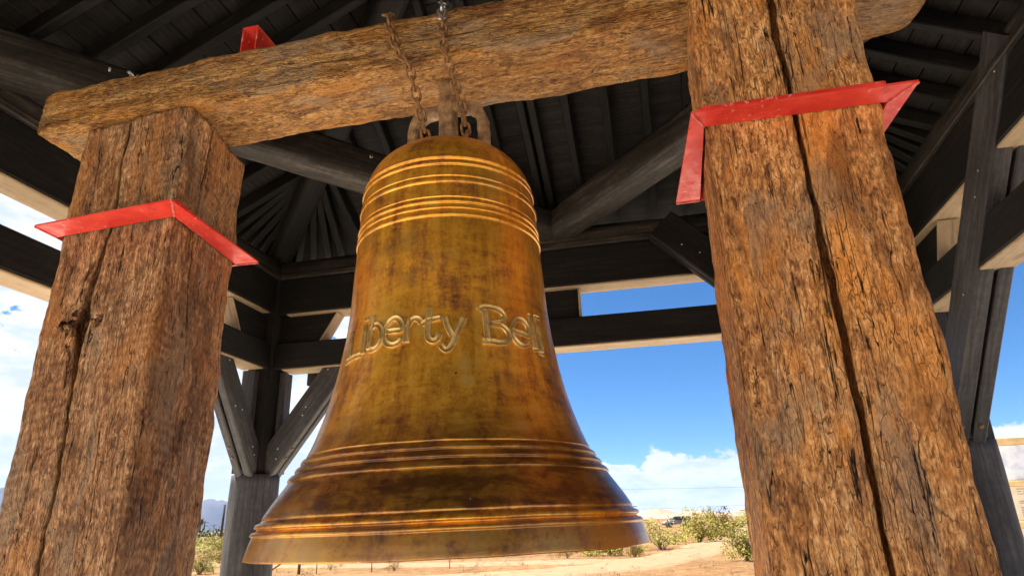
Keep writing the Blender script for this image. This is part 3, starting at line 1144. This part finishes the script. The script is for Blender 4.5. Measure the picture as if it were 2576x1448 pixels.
# knee braces: pairs of planks with a gap, footed on the post shoulder
def brace(a, b, du, dv, run=.60, rise=1.07, inset=(0, 0), ht=.155, mat='grey'):
    """from post (a, b) along plan direction (du, dv)"""
    a, b = a + inset[0], b + inset[1]
    p0 = W(a + du * .075, b + dv * .075, .36)
    p1 = W(a + du * run, b + dv * run, rise)
    side = PU * (-dv) + PV * du
    d = (p1 - p0).normalized()
    nrm = side.cross(d)
    if nrm.z < 0:
        nrm = -nrm
    for s in (-1, 1):
        bar('knee_brace', p0 + side * s * .034, p1 + side * s * .034, .054, ht, M[mat], pav, nrm, wob=.002)
        for q_ in (.12, .18, .47, .53, .84, .9):
            q = p0 + (p1 - p0) * q_ + side * s * .0605 + nrm * random.uniform(-.04, .04)
            log('nail_head', q, q + side * s * .003, .0055, .005, M['zinc'], pav, 6, 0., rows=1)
    # bolt heads near the foot
    for k in range(2):
        q = p0 + d * (.14 + .07 * k) - nrm * .0795 + side * .034
        log('bolt', q, q - nrm * .006, .009, .008, M['rust'], pav, 8, 0., rows=1)


for (a, b) in posts:
    if b == VC:
        continue
    long_ = a > 0
    su, sv = (-1 if a > 0 else 1), (1 if b == V0 else -1)
    if long_:
        brace(a, b, su, 0, 1.40, 1.68, (0, sv * .15), .20, 'dark')
        d0, d1 = W(a + .02, b + sv * .06, .37), W(a + .02, b + sv * 1.46, 1.75)
        dn = PU.cross((d1 - d0).normalized())
        dn = dn if dn.z > 0 else -dn
        for off, thk in ((-.082, .078), (.004, .062)):
            bar('knee_brace', d0 + PU * off, d1 + PU * off, thk, .19, M['grey'], pav, dn, wob=.002)
        for q_ in (.1, .16, .42, .66, .72, .93):
            q = d0 + (d1 - d0) * q_ + PU * -.1215 + dn * random.uniform(-.05, .05)
            log('nail_head', q, q - PU * .003, .0055, .005, M['zinc'], pav, 6, 0., rows=1)
        for q_ in (-.085, .0):
            q = d0 + (d1 - d0) * .06 + PU * q_ - dn * .0955
            log('bolt', q, q - dn * .008, .011, .010, M['rust'], pav, 8, 0., rows=1)
    else:
        brace(a, b, su, 0)
        brace(a, b, 0, sv)

# tie beams: a diamond joining the middles of the four sides
ties = [((.05, .02), (U0, VC)), ((.05, .02), (U1, VC)), ((.10, V1), (U0, VC + .02)), ((.10, V1), (U1, VC + .02))]
for i, (p, q) in enumerate(ties):
    log('tie_beam', W(p[0], p[1], 1.80), W(q[0], q[1], 1.80), .098, .098, M['tie'], pav, 24, .006, square=.42, seed=11 + i * 5, rows=.07)
# short king block above the middle of the back wall
bar('king_block', W(.03, .045, 1.72), W(.03, .045, 1.99), .10, .12, M['dark'], pav, PV)

# pale droppings on the tie beam
drop = mat_simple('bird_dropping', (.62, .55, .46), (.80, .76, .68), 60, .9, .1)
for (s, n_) in ((.42, 6), (.80, 9)):
    a, b = W(.05, .02, 1.80), W(U0, VC, 1.80)
    dirn = (b - a).normalized()
    nn = dirn.cross(Vector((0, 0, 1)))
    if nn.y > 0:
        nn = -nn
    for k in range(n_):
        c = a + (b - a) * (s + random.uniform(-.02, .02)) + nn * .092 + Vector((0, 0, random.uniform(.03, .075)))
        log('dropping', c, c + Vector((random.uniform(-.01, .01), 0, -random.uniform(.008, .022))) + nn * .004, .006, .004, drop, pav, 6, .002, rows=.02)

# ---- roof: four hipped slopes of boards on rafters
TP, ZR = .50, 1.955
SL = [('back', lambda s, q: (s, V0 + q), U0, U1), ('front', lambda s, q: (s, V1 - q), U0, U1),
      ('left', lambda s, q: (U0 + q, s), V0, V1), ('right', lambda s, q: (U1 - q, s), V0, V1)]
QMAX = (U1 - U0) / 2
for nm, f, s0, s1 in SL:
    def P3(s, q, dz=0.):
        a, b = f(s, q)
        return W(a, b, ZR + TP * q + dz)
    ax = (P3(s1, 0) - P3(s0, 0)).normalized()
    q = -.32
    step = .1085
    while q < QMAX - .01:
        qa, qb = q, min(q + step - .013, QMAX)
        la, lb = -.014 + random.uniform(-.0025, .0025), random.uniform(-.002, .002)
        if s1 - s0 - 2 * qb < .03:
            break
        bot = [P3(s0 + qa, qa, la), P3(s1 - qa, qa, la), P3(s1 - qb, qb, lb), P3(s0 + qb, qb, lb)]
        hexa('roof_board', bot + [p + Vector((0, 0, .02)) for p in bot], ax, M['roofboard'], pav)
        q += step
    # rafters: parallel ones in the middle, fanned ones in the corners
    mid = (s0 + s1) / 2 - (.045 if nm in ('back', 'front') else 0)
    lines = []
    for o in (-.032, .032):
        lines.append(((mid + o, -.3), (mid + o, QMAX - .05)))
    k = 1
    while True:
        off = .225 * k
        done = True
        for sg in (-1, 1):
            s = mid + sg * off
            lim = min(s - s0, s1 - s)
            if lim > .55:
                done = False
                lines.append(((s, -.3), (s, min(lim - .06, QMAX - .05))))
        if done:
            break
        k += 1
    for base, sg in ((s0, 1), (s1, -1)):
        for j, (e0, h0) in enumerate(((-.36, .12), (-.20, .30), (-.04, .46), (.12, .50), (.28, .53), (.42, .56))):
            lines.append(((base + sg * e0, -.3), (base + sg * (h0 + .03), h0)))
    for (a, b) in lines:
        p0, p1 = P3(a[0], a[1], -.058), P3(b[0], b[1], -.058)
        bar('rafter', p0, p1, .046, .082, M['dark'], pav, wob=.002)

# hip rafters and ridge
for (a, b, su, sv) in ((U0, V0, 1, 1), (U1, V0, -1, 1), (U0, V1, 1, -1), (U1, V1, -1, -1)):
    p0 = W(a - su * .25, b - sv * .25, ZR - TP * .25 - .125)
    p1 = W(a + su * QMAX, b + sv * QMAX, ZR + TP * QMAX - .125)
    log('hip_rafter', p0, p1, .092, .092, M['dark'], pav, 20, .004, square=.4, seed=a + b * 3, wy=.85)
bar('ridge_beam', W(UC, V0 + QMAX - .1, ZR + TP * QMAX - .1), W(UC, V1 - QMAX + .1, ZR + TP * QMAX - .1), .09, .18, M['dark'], pav)

# weather skin above the boards
qe = -.36
A = [W(U0 + qe, V0 + qe, ZR + TP * qe + .03), W(U1 - qe, V0 + qe, ZR + TP * qe + .03), W(U1 - qe, V1 - qe, ZR + TP * qe + .03), W(U0 + qe, V1 - qe, ZR + TP * qe + .03),
     W(UC, V0 + QMAX, ZR + TP * QMAX + .03), W(UC, V1 - QMAX, ZR + TP * QMAX + .03)]
B = [p + Vector((0, 0, .05)) for p in A]
Fc = [(0, 4, 1), (1, 4, 5, 2), (2, 5, 3), (3, 5, 4, 0)]
Fc += [tuple(6 + i for i in reversed(f)) for f in Fc] + [(0, 1, 7, 6), (1, 2, 8, 7), (2, 3, 9, 8), (3, 0, 6, 9)]
link('roof_covering', A + B, Fc, M['roofboard'], None, pav)

# outside tail of a beam past the left back corner
bar('beam_tail', W(U0 + .30, -.62, .965), W(U0 + .30, -.10, .965), .10, .10, M['grey'], pav)


# ------------------------------------------------------------------ desert shrubs
def mat_leaf(name, c0, c1):
    t = material(name)
    oi = t.n('ShaderNodeObjectInfo')
    a = t.noise(t.o, 7.0, 2.0, .5)
    f = t.math('ADD', t.math('MULTIPLY', a, .8), t.math('MULTIPLY', oi.outputs['Random'], .3))
    t.link(t.ramp(f, [(.3, c0), (.75, c1)]), t.b.inputs['Base Color'])
    spec(t, .6, .2)
    return t.m


M['leaf'] = mat_leaf('creosote_leaf', (.19, .165, .022), (.35, .285, .050))
M['leaf_far'] = mat_leaf('scrub_leaf', (.055, .075, .025), (.12, .13, .045))
M['straw'] = mat_simple('dry_straw', (.20, .13, .06), (.30, .21, .11), 3, .9, .1)
M['twig'] = mat_simple('dry_twig', (.12, .085, .055), (.25, .19, .13), 30, .9, .1)


def bush_meshes(seed, n_stem, n_leaf, h, spread, leaf):
    rd = random.Random(seed)
    SV, SF, LV, LF = [], [], [], []

    def tube(p, q, r0, r1):
        b = len(SV)
        d = (q - p).normalized()
        x = d.orthogonal().normalized()
        y = d.cross(x)
        for c, r in ((p, r0), (q, r1)):
            for k in range(4):
                t = math.pi / 2 * k
                SV.append(c + x * math.cos(t) * r + y * math.sin(t) * r)
        for k in range(4):
            SF.append((b + k, b + (k + 1) % 4, b + 4 + (k + 1) % 4, b + 4 + k))
    tips = []
    for i in range(n_stem):
        a = rd.uniform(0, 6.283)
        lean = rd.uniform(.15, 1.0) * spread
        p = Vector((rd.uniform(-.06, .06), rd.uniform(-.06, .06), 0))
        dirn = Vector((math.cos(a) * lean, math.sin(a) * lean, rd.uniform(.55, 1.0) * h))
        prev = p
        for k in range(1, 5):
            s = k / 4
            q = p + Vector((dirn.x * s ** .85, dirn.y * s ** .85, dirn.z * s)) + Vector((rd.gauss(0, .035), rd.gauss(0, .035), rd.gauss(0, .02)))
            tube(prev, q, .012 * (1.15 - s), .012 * (1.0 - s * .8))
            if k >= 1:
                for _ in range(2):
                    w_ = q + Vector((rd.gauss(0, .13), rd.gauss(0, .13), rd.uniform(.0, .2))) * h
                    tube(q, w_, .004, .002)
                    tips.append((q, w_))
            prev = q
        tips.append((prev, prev + Vector((0, 0, .08))))
    clumps = []
    for i in range(int(14 + n_leaf / 90)):
        a, rr_ = rd.uniform(0, 6.283), math.sqrt(rd.random()) * spread * 1.05
        top_z = h * math.sqrt(max(.05, 1 - (rr_ / (spread * 1.15)) ** 2)) * rd.uniform(.62, 1.12)
        clumps.append((Vector((math.cos(a) * rr_, math.sin(a) * rr_, top_z * rd.uniform(.25, 1.0))), rd.uniform(.05, .13)))
    for i in range(n_leaf):
        if rd.random() < .35:
            q, w_ = rd.choice(tips)
            c = q.lerp(w_, rd.uniform(.2, 1.15)) + Vector((rd.gauss(0, .045), rd.gauss(0, .045), rd.gauss(0, .04))) * h
        else:
            q, sg_ = rd.choice(clumps)
            c = q + Vector((rd.gauss(0, sg_), rd.gauss(0, sg_), rd.gauss(0, sg_ * .8)))
        if c.z < .05:
            c.z = .05 + rd.random() * .1
        x = Vector((rd.gauss(0, 1), rd.gauss(0, 1), rd.gauss(0, 1))).normalized()
        y = x.orthogonal().normalized()
        s = leaf * rd.uniform(.6, 1.5)
        b = len(LV)
        LV += [c - x * s, c + y * s * .55, c + x * s, c - y * s * .55]
        LF.append((b, b + 1, b + 2, b + 3))
    out = []
    for nm, v, f, m in (('stems', SV, SF, M['twig']), ('foliage', LV, LF, M['leaf'])):
        me = bpy.data.meshes.new(nm)
        me.from_pydata([tuple(x) for x in v], [], f)
        me.materials.append(m)
        out.append(me)
    return out


BK = [bush_meshes(11, 20, 2200, 1.0, .70, .034), bush_meshes(12, 26, 3400, 1.0, .78, .034), bush_meshes(13, 14, 800, 1.0, .62, .028), bush_meshes(14, 20, 1900, 1.0, .92, .034)]


def shrub(kind, x, y, h, wd, label, group='creosote shrubs on the sand', rz=0.):
    z = gz(x, y)
    e = empty('desert_shrub', (x, y, z - .02), label, 'shrub', group)
    m = Matrix.Translation((x, y, z - .02)) @ Matrix.Rotation(rz, 4, 'Z') @ Matrix.Diagonal((wd, wd, h, 1))
    for me in BK[kind]:
        put(me.name.split('.')[0], me, m, e)
    return e


shrub(1, 8.35, 25.8, 1.35, .95, 'dense yellow-green shrub beside the right timber post, nearest of the shrubs', rz=.3)
shrub(1, 11.9, 46.0, 2.1, 1.5, 'tall bright shrub in front of the parked vehicle', rz=1.1)
shrub(0, 14.0, 48.5, 1.75, 1.4, 'greyish green shrub touching the tall bright shrub on its right', rz=2.0)
shrub(0, 16.3, 55.5, 2.2, 1.6, 'tall loose shrub behind the tall bright shrub', rz=2.7)
shrub(3, 7.7, 38.0, 1.55, 1.5, 'wide yellow shrub just right of the bell rim', rz=.8)
shrub(3, 9.6, 43.5, .95, .9, 'low shrub between the wide yellow shrub and the tall one', rz=.2)
shrub(0, 5.15, 31.4, .85, .55, 'small upright shrub below the right end of the bell rim', rz=4.0)
shrub(3, 3.4, 33.5, .95, 1.15, 'broad low shrub under the bell rim, right of its middle', rz=1.9)
shrub(0, 4.3, 33.4, 1.0, .9, 'green shrub under the bell rim beside the broad low shrub', rz=5.0)
shrub(2, 2.1, 31.2, .75, .7, 'sparse twiggy shrub under the bell rim, nearest the rim centre', rz=3.0)
shrub(2, -4.6, 25.6, .45, .5, 'thin grey shrub between the slender fence posts below the bell', rz=3.6)
shrub(2, -7.4, 27.5, .40, .4, 'thin grey shrub just right of the thick fence post', rz=.6)
shrub(0, -12.9, 28.3, 1.05, .75, 'near shrub beside the left timber post at the picture bottom', rz=.9)
shrub(0, -15.1, 35.5, 1.15, .85, 'near shrub touching the pavilion post, below the palm', rz=2.2)
shrub(2, -13.2, 29.8, .6, .7, 'sparse low shrub between the two near shrubs by the left post', rz=1.2)
shrub(3, 8.1, 57.0, 1.5, 1.5, 'hazy shrub right of the rusty gate behind the bell rim', rz=1.5)
shrub(0, 32.0, 100.0, 1.7, 2.6, 'low green shrub far off beside the right timber post', rz=.4)
shrub(3, 36.0, 106.0, 2.2, 3.0, 'tallest of the far shrubs beside the right timber post', rz=1.4)
rd = random.Random(3)
pl = [(-25.5, 55, 1.3, 1.4), (-28.5, 60, 1.5, 1.6), (-32, 66, 1.6, 1.8), (-27, 62, 1.2, 1.5), (-34, 72, 1.7, 2.0), (-30, 68, 1.5, 1.8), (-37, 80, 1.6, 2.2), (-33.5, 77, 1.6, 2.0), (-40, 84, 1.8, 2.2), (-23.5, 52, 1.0, 1.3), (-41, 92, 1.8, 2.4), (-36, 88, 1.8, 2.4)]
for i, (x, y, h, wd) in enumerate(pl):
    shrub((0, 3, 1)[i % 3], x, y, h * .55, wd, 'yellow-green shrub in the scrub strip left of the pavilion post', 'scrub strip shrubs', rd.uniform(0, 6))

# far scrub that reads as one mass
def far_scrub(name, n, bear0, bear1, d0, d1, hs, seed, label, mat):
    rd = random.Random(seed)
    V, Fc = [], []
    for i in range(n):
        a = R(rd.uniform(bear0, bear1))
        d = d0 * (d1 / d0) ** rd.random()
        x, y = math.sin(a) * d, math.cos(a) * d
        h = hs * rd.uniform(.5, 1.3)
        for k in range(60):
            gx_, gy_ = rd.gauss(0, .6), rd.gauss(0, .6)
            c = Vector((x + gx_ * h, y + gy_ * h, gz(x, y) + h * rd.uniform(.05, 1.) * max(.25, 1 - .38 * (gx_ * gx_ + gy_ * gy_))))
            s = h * rd.uniform(.05, .14)
            q1 = Vector((rd.gauss(0, 1), rd.gauss(0, 1), rd.gauss(0, 1))).normalized()
            q2 = q1.orthogonal().normalized()
            b = len(V)
            V += [c - q1 * s, c + q2 * s * .7, c + q1 * s, c - q2 * s * .7]
            Fc.append((b, b + 1, b + 2, b + 3))
    tag(link(name, V, Fc, mat), label, 'scrub', kind='stuff')


far_scrub('far_scrub', 420, -40, -12, 105, 330, 1.9, 5, 'dark green scrub belt along the plain at the left', M['leaf_far'])
far_scrub('far_scrub', 150, 5, 40, 150, 420, 1.2, 9, 'thin scrub scattered over the plain at the right', M['leaf_far'])
far_scrub('dry_grass', 260, -6, 24, 19, 60, .13, 21, 'dry grass tufts and litter on the sand', M['straw'])
far_scrub('dry_grass', 110, -30, -14, 24, 60, .15, 22, 'dry grass tufts on the sand at the left', M['straw'])


# ------------------------------------------------------------------ fence, gate, poles, palm
def fence_post(x, y, h, r, label, name='fence_post'):
    o = log(name, (x, y, gz(x, y) - .05), (x + random.uniform(-.02, .02), y, gz(x, y) + h), r, r * .9, M['rust'], None, 8, .003, rows=.3)
    tag(o, label, 'fence post', 'fence posts below the bell')
    return o


fence_post(-8.05, 25.6, 1.1, .055, 'thick brown fence post showing below the bell, right of the pavilion post')
fence_post(-7.35, 25.4, 1.0, .018, 'slender fence post just right of the thick brown one')
fence_post(-5.25, 24.9, 1.0, .018, 'slender fence post under the left half of the bell rim')
fence_post(-2.6, 26.0, 1.0, .016, 'slender fence post under the middle of the bell rim')
st = log('fence_stay', (-8.05, 25.6, .85), (-9.3, 25.1, -.02), .035, .035, M['rust'], None, 8, .002, rows=.3)
tag(st, 'slanting stay of the thick fence post, beside the pavilion post', 'fence stay')

gt = empty('gate', (9.9, 53, 0), 'rusty pipe gate frame behind the right end of the bell rim', 'gate')
for x in (9.05, 9.95, 10.75):
    log('upright', (x, 53, -.05), (x, 53, 1.55), .035, .035, M['rust'], gt, 8, .002, rows=.5)
for z in (.55, 1.5):
    log('rail', (8.9, 53.07, z), (10.8, 53.07, z), .028, .028, M['rust'], gt, 8, .002, rows=.5)

pole_m = mat_simple('creosoted_pole', (.05, .04, .035), (.11, .09, .08), 6, .85, .1)


def power_pole(x, y, h, r, label, arms=1):
    e = empty('power_pole', (x, y, 0), label, 'power pole', 'power poles on the plain')
    log('shaft', (x, y, -.1), (x, y, h), r, r * .7, pole_m, e, 10, .01, rows=2.)
    for k in range(arms):
        z = h - .5 - k * 1.1
        bar('cross_arm', (x - 1.5, y - .2, z), (x + 1.5, y - .2, z), .12, .14, pole_m, e)
        for s in (-1.3, -.6, .6, 1.3):
            log('insulator', (x + s, y - .2, z + .07), (x + s, y - .2, z + .32), .06, .04, M['zinc'], e, 8, 0, rows=1)
    return e


power_pole(-42.7, 99, 5.2, .20, 'bare dark pole rising against the left mountains', 0)
power_pole(-107, 234, 5.0, .22, 'pole with two cross arms between the palm and the bare pole', 2)
power_pole(-166, 355, 5.2, .22, 'faint pole just left of the two-armed pole', 1)
power_pole(-156, 352, 5.0, .22, 'faint pole between the two-armed pole and the bare pole', 1)
for i, (x, y, h) in enumerate(((27.5, 168, 5.0), (58, 176, 3.4), (91, 182, 3.2))):
    power_pole(x, y, h, .13, ('pole right of the parked vehicle', 'pole over the tall bright shrub', 'pole nearest the right timber post')[i] + ' carrying the wires', 1)
for i, (z0, z1, dx) in enumerate(((7.9, 9.2, -1.2), (3.6, 5.9, 1.2))):
    pts = []
    for k in range(25):
        s = k / 24
        pts.append(Vector((20 + 75 * s, 150 + 10 * s, z0 + (z1 - z0) * s - .7 * math.sin(math.pi * s))))
    V, Fc = [], []
    for p in pts:
        for k in range(4):
            t = math.pi / 2 * k
            V.append((p.x, p.y + .02 * math.cos(t), p.z + .02 * math.sin(t)))
    for a in range(len(pts) - 1):
        for k in range(4):
            Fc.append((a * 4 + k, a * 4 + (k + 1) % 4, a * 4 + 4 + (k + 1) % 4, a * 4 + 4 + k))
    tag(link('power_line', V, Fc, pole_m), ('upper', 'lower')[i] + ' overhead wire crossing the sky right of the bell', 'wire', 'overhead wires')

# palm with a shaggy skirt
px_, py_ = -90.5, 195
pe = empty('palm_tree', (px_, py_, 0), 'shaggy palm standing in the scrub belt beside the left timber post', 'palm')
log('trunk', (px_, py_, 0), (px_ + .2, py_, 4.3), .32, .24, M['twig'], pe, 10, .05, rows=.4)
rd = random.Random(6)
V, Fc = [], []
for k in range(120):
    a, e_ = rd.uniform(0, 6.283), rd.uniform(-1.3, 1.1)
    L = rd.uniform(.6, 1.15)
    d = Vector((math.cos(a) * math.cos(e_), math.sin(a) * math.cos(e_), math.sin(e_)))
    s = d.orthogonal().normalized() * .10
    c = Vector((px_ + .2, py_, 4.35))
    b = len(V)
    V += [c + d * .1, c + d * L * .6 + s, c + d * L - Vector((0, 0, .15)), c + d * L * .6 - s]
    Fc.append((b, b + 1, b + 2, b + 3))
link('crown', V, Fc, M['leaf_far'], None, pe)

# ------------------------------------------------------------------ parked vehicle
def vehicle():
    body_m = mat_simple('dusty_silver_paint', (.24, .235, .235), (.30, .295, .29), 3, .35, .5, .2, .02, .001)
    glass = mat_simple('dark_window_glass', (.015, .018, .02), (.03, .033, .036), 3, .08, .6, 0, .0, .001)
    rub = mat_simple('tyre_rubber', (.02, .02, .02), (.04, .04, .04), 20, .85, .2)
    x0, y0 = 28.0, 122.5
    e = empty('parked_vehicle', (x0, y0, 0), 'silver four-door off-road vehicle parked beyond the shrubs', 'vehicle')
    mw = Matrix.Translation((x0, y0, gz(x0, y0))) @ Matrix.Rotation(R(4), 4, 'Z')
    side = [(-2.35, .45), (-2.38, .78), (-2.25, 1.02), (-1.30, 1.14), (-.72, 1.76), (-.55, 1.84), (2.05, 1.86), (2.22, 1.76), (2.33, 1.10), (2.36, .50)]

    def prism(name, pts, y1, y2, mat, par=e, inset=0.):
        n = len(pts)
        V = [(x, y1 + (inset if z > 1.2 else 0), z) for x, z in pts] + [(x, y2 - (inset if z > 1.2 else 0), z) for x, z in pts]
        Fc = [tuple(range(n)), tuple(range(2 * n - 1, n - 1, -1))] + [((k + 1) % n, k, k + n, (k + 1) % n + n) for k in range(n)]
        return link(name, V, Fc, mat, mw, par)
    body = prism('body', side, -.92, .92, body_m, e, .12)
    for a, b in ((-.58, .10), (.16, .95), (1.02, 2.0)):
        for y1, y2 in ((-.935, -.795), (.795, .935)):
            prism('window', [(a - (.30 if a < -.5 else 0), 1.20), (b, 1.20), (b, 1.70), (a, 1.70)], y1 - (.0 if y1 > 0 else 0), y2, glass)
    prism('windscreen', [(-1.27, 1.19), (-.74, 1.73), (-.70, 1.73), (-1.20, 1.19)], -.72, .72, glass)
    prism('bumper', [(-2.48, .42), (-2.48, .66), (-2.30, .66), (-2.30, .42)], -.9, .9, rub)
    prism('bumper', [(2.30, .45), (2.30, .66), (2.46, .66), (2.46, .45)], -.9, .9, rub)
    for x in (-1.45, 1.45):
        for y in (-.86, .86):
            wv = [(x + .40 * math.cos(t), .40 + .40 * math.sin(t)) for t in np.linspace(0, 2 * math.pi, 20, endpoint=False)]
            wh = prism('wheel', wv, y - .13, y + .13, rub)
            rv = [(x + .21 * math.cos(t), .40 + .21 * math.sin(t)) for t in np.linspace(0, 2 * math.pi, 14, endpoint=False)]
            prism('rim', rv, y - .14, y + .14, M['zinc'], wh)
    sp_ = [(2.36, .80 + .36 * math.sin(t), .36 * math.cos(t)) for t in np.linspace(0, 2 * math.pi, 16, endpoint=False)]
    V = [(2.34, c, b) for a, b, c in sp_] + [(2.55, c, b) for a, b, c in sp_]
    n = 16
    link('spare_wheel', V, [tuple(range(n)), tuple(range(2 * n - 1, n - 1, -1))] + [((k + 1) % n, k, k + n, (k + 1) % n + n) for k in range(n)], rub, mw @ Matrix.Translation((0, 0, .3)), e)
    for y in (-.68, .68):
        link('headlight', [(-2.385, y - .12, .80), (-2.385, y + .12, .80), (-2.27, y + .12, .99), (-2.27, y - .12, .99), (-2.36, y - .12, .80), (-2.36, y + .12, .80), (-2.25, y + .12, .99), (-2.25, y - .12, .99)], BOXF, M['zinc'], mw, e)


vehicle()

# ------------------------------------------------------------------ memorial board at the right
M['ochre'] = mat_simple('ochre_stucco', (.55, .36, .16), (.66, .46, .23), 12, .9, .15, 0, .3, .01)
M['marble'] = mat_simple('veined_pale_marble', (.50, .53, .60), (.74, .74, .76), 5, .35, .4, 0, .02, .001)
M['plaque'] = mat_simple('cream_stone_panel', (.58, .48, .33), (.68, .58, .42), 6, .7, .2, 0, .1, .002)
M['ink'] = mat_simple('faded_engraving', (.30, .24, .17), (.36, .30, .22), 30, .9, .1, 0, 0, .001)
bx0, by0 = 7.25, 10.1
bdir = Vector((math.cos(R(-12)), math.sin(R(-12)), 0))
bnn = Vector((bdir.y, -bdir.x, 0))
be = empty('memorial_wall', (bx0, by0, 0), 'ochre framed memorial wall with marble and text panels, right of the right post', 'memorial')


def bpt(s, o, z):
    return Vector((bx0, by0, 0)) + bdir * s + bnn * o + Vector((0, 0, z))


BW = 3.2
bar('wall', bpt(0, -.16, 1.28), bpt(BW, -.16, 1.28), .28, 2.56, M['ochre'], be)
for z, h in ((2.545, .10), (1.94, .075), (1.37, .09), (.35, .5)):
    bar('rail', bpt(-.03, 0, z), bpt(BW, 0, z), .09, h, M['ochre'], be)
bar('panel', bpt(.02, -.01, 2.235), bpt(BW - .05, -.01, 2.235), .03, .51, M['marble'], be)
pnl = bar('panel', bpt(.02, -.01, 1.66), bpt(BW - .05, -.01, 1.66), .03, .48, M['plaque'], be)
bar('panel', bpt(.02, -.01, .96), bpt(BW - .05, -.01, .96), .03, .72, M['plaque'], be)
rd = random.Random(2)
for row, z in enumerate((1.86, 1.825, 1.79, 1.755, 1.69, 1.665, 1.60, 1.57, 1.54, 1.51, 1.48)):
    s = .10 + (.12 if row == 3 else 0)
    while s < (.75 if row == 3 else 2.9):
        L = rd.uniform(.05, .16)
        bar('text_line', bpt(s, .0075, z), bpt(s + L, .0075, z), .003, .012, M['ink'], pnl, bev=.0005)
        s += L + .03


# ------------------------------------------------------------------ desert air
t = NT.__new__(NT)
hm = bpy.data.materials.new('desert_air')
hm.use_nodes = True
t = NT(hm.node_tree)
ho = t.n('ShaderNodeOutputMaterial')
hv = t.n('ShaderNodeVolumePrincipled')
hv.inputs['Color'].default_value = (.38, .60, 1.0, 1)
hv.inputs['Density'].default_value = 5e-5
hv.inputs['Anisotropy'].default_value = 0.2
t.link(hv.outputs[0], ho.inputs['Volume'])
hx = 8600
hz = [Vector((a * hx, b * hx, -2.2)) for a, b in ((-1, -1), (1, -1), (1, 1), (-1, 1))]
tag(link('haze', hz + [p + Vector((0, 0, 402)) for p in hz], BOXF, hm), 'pale desert haze over the plain', 'haze', kind='stuff')
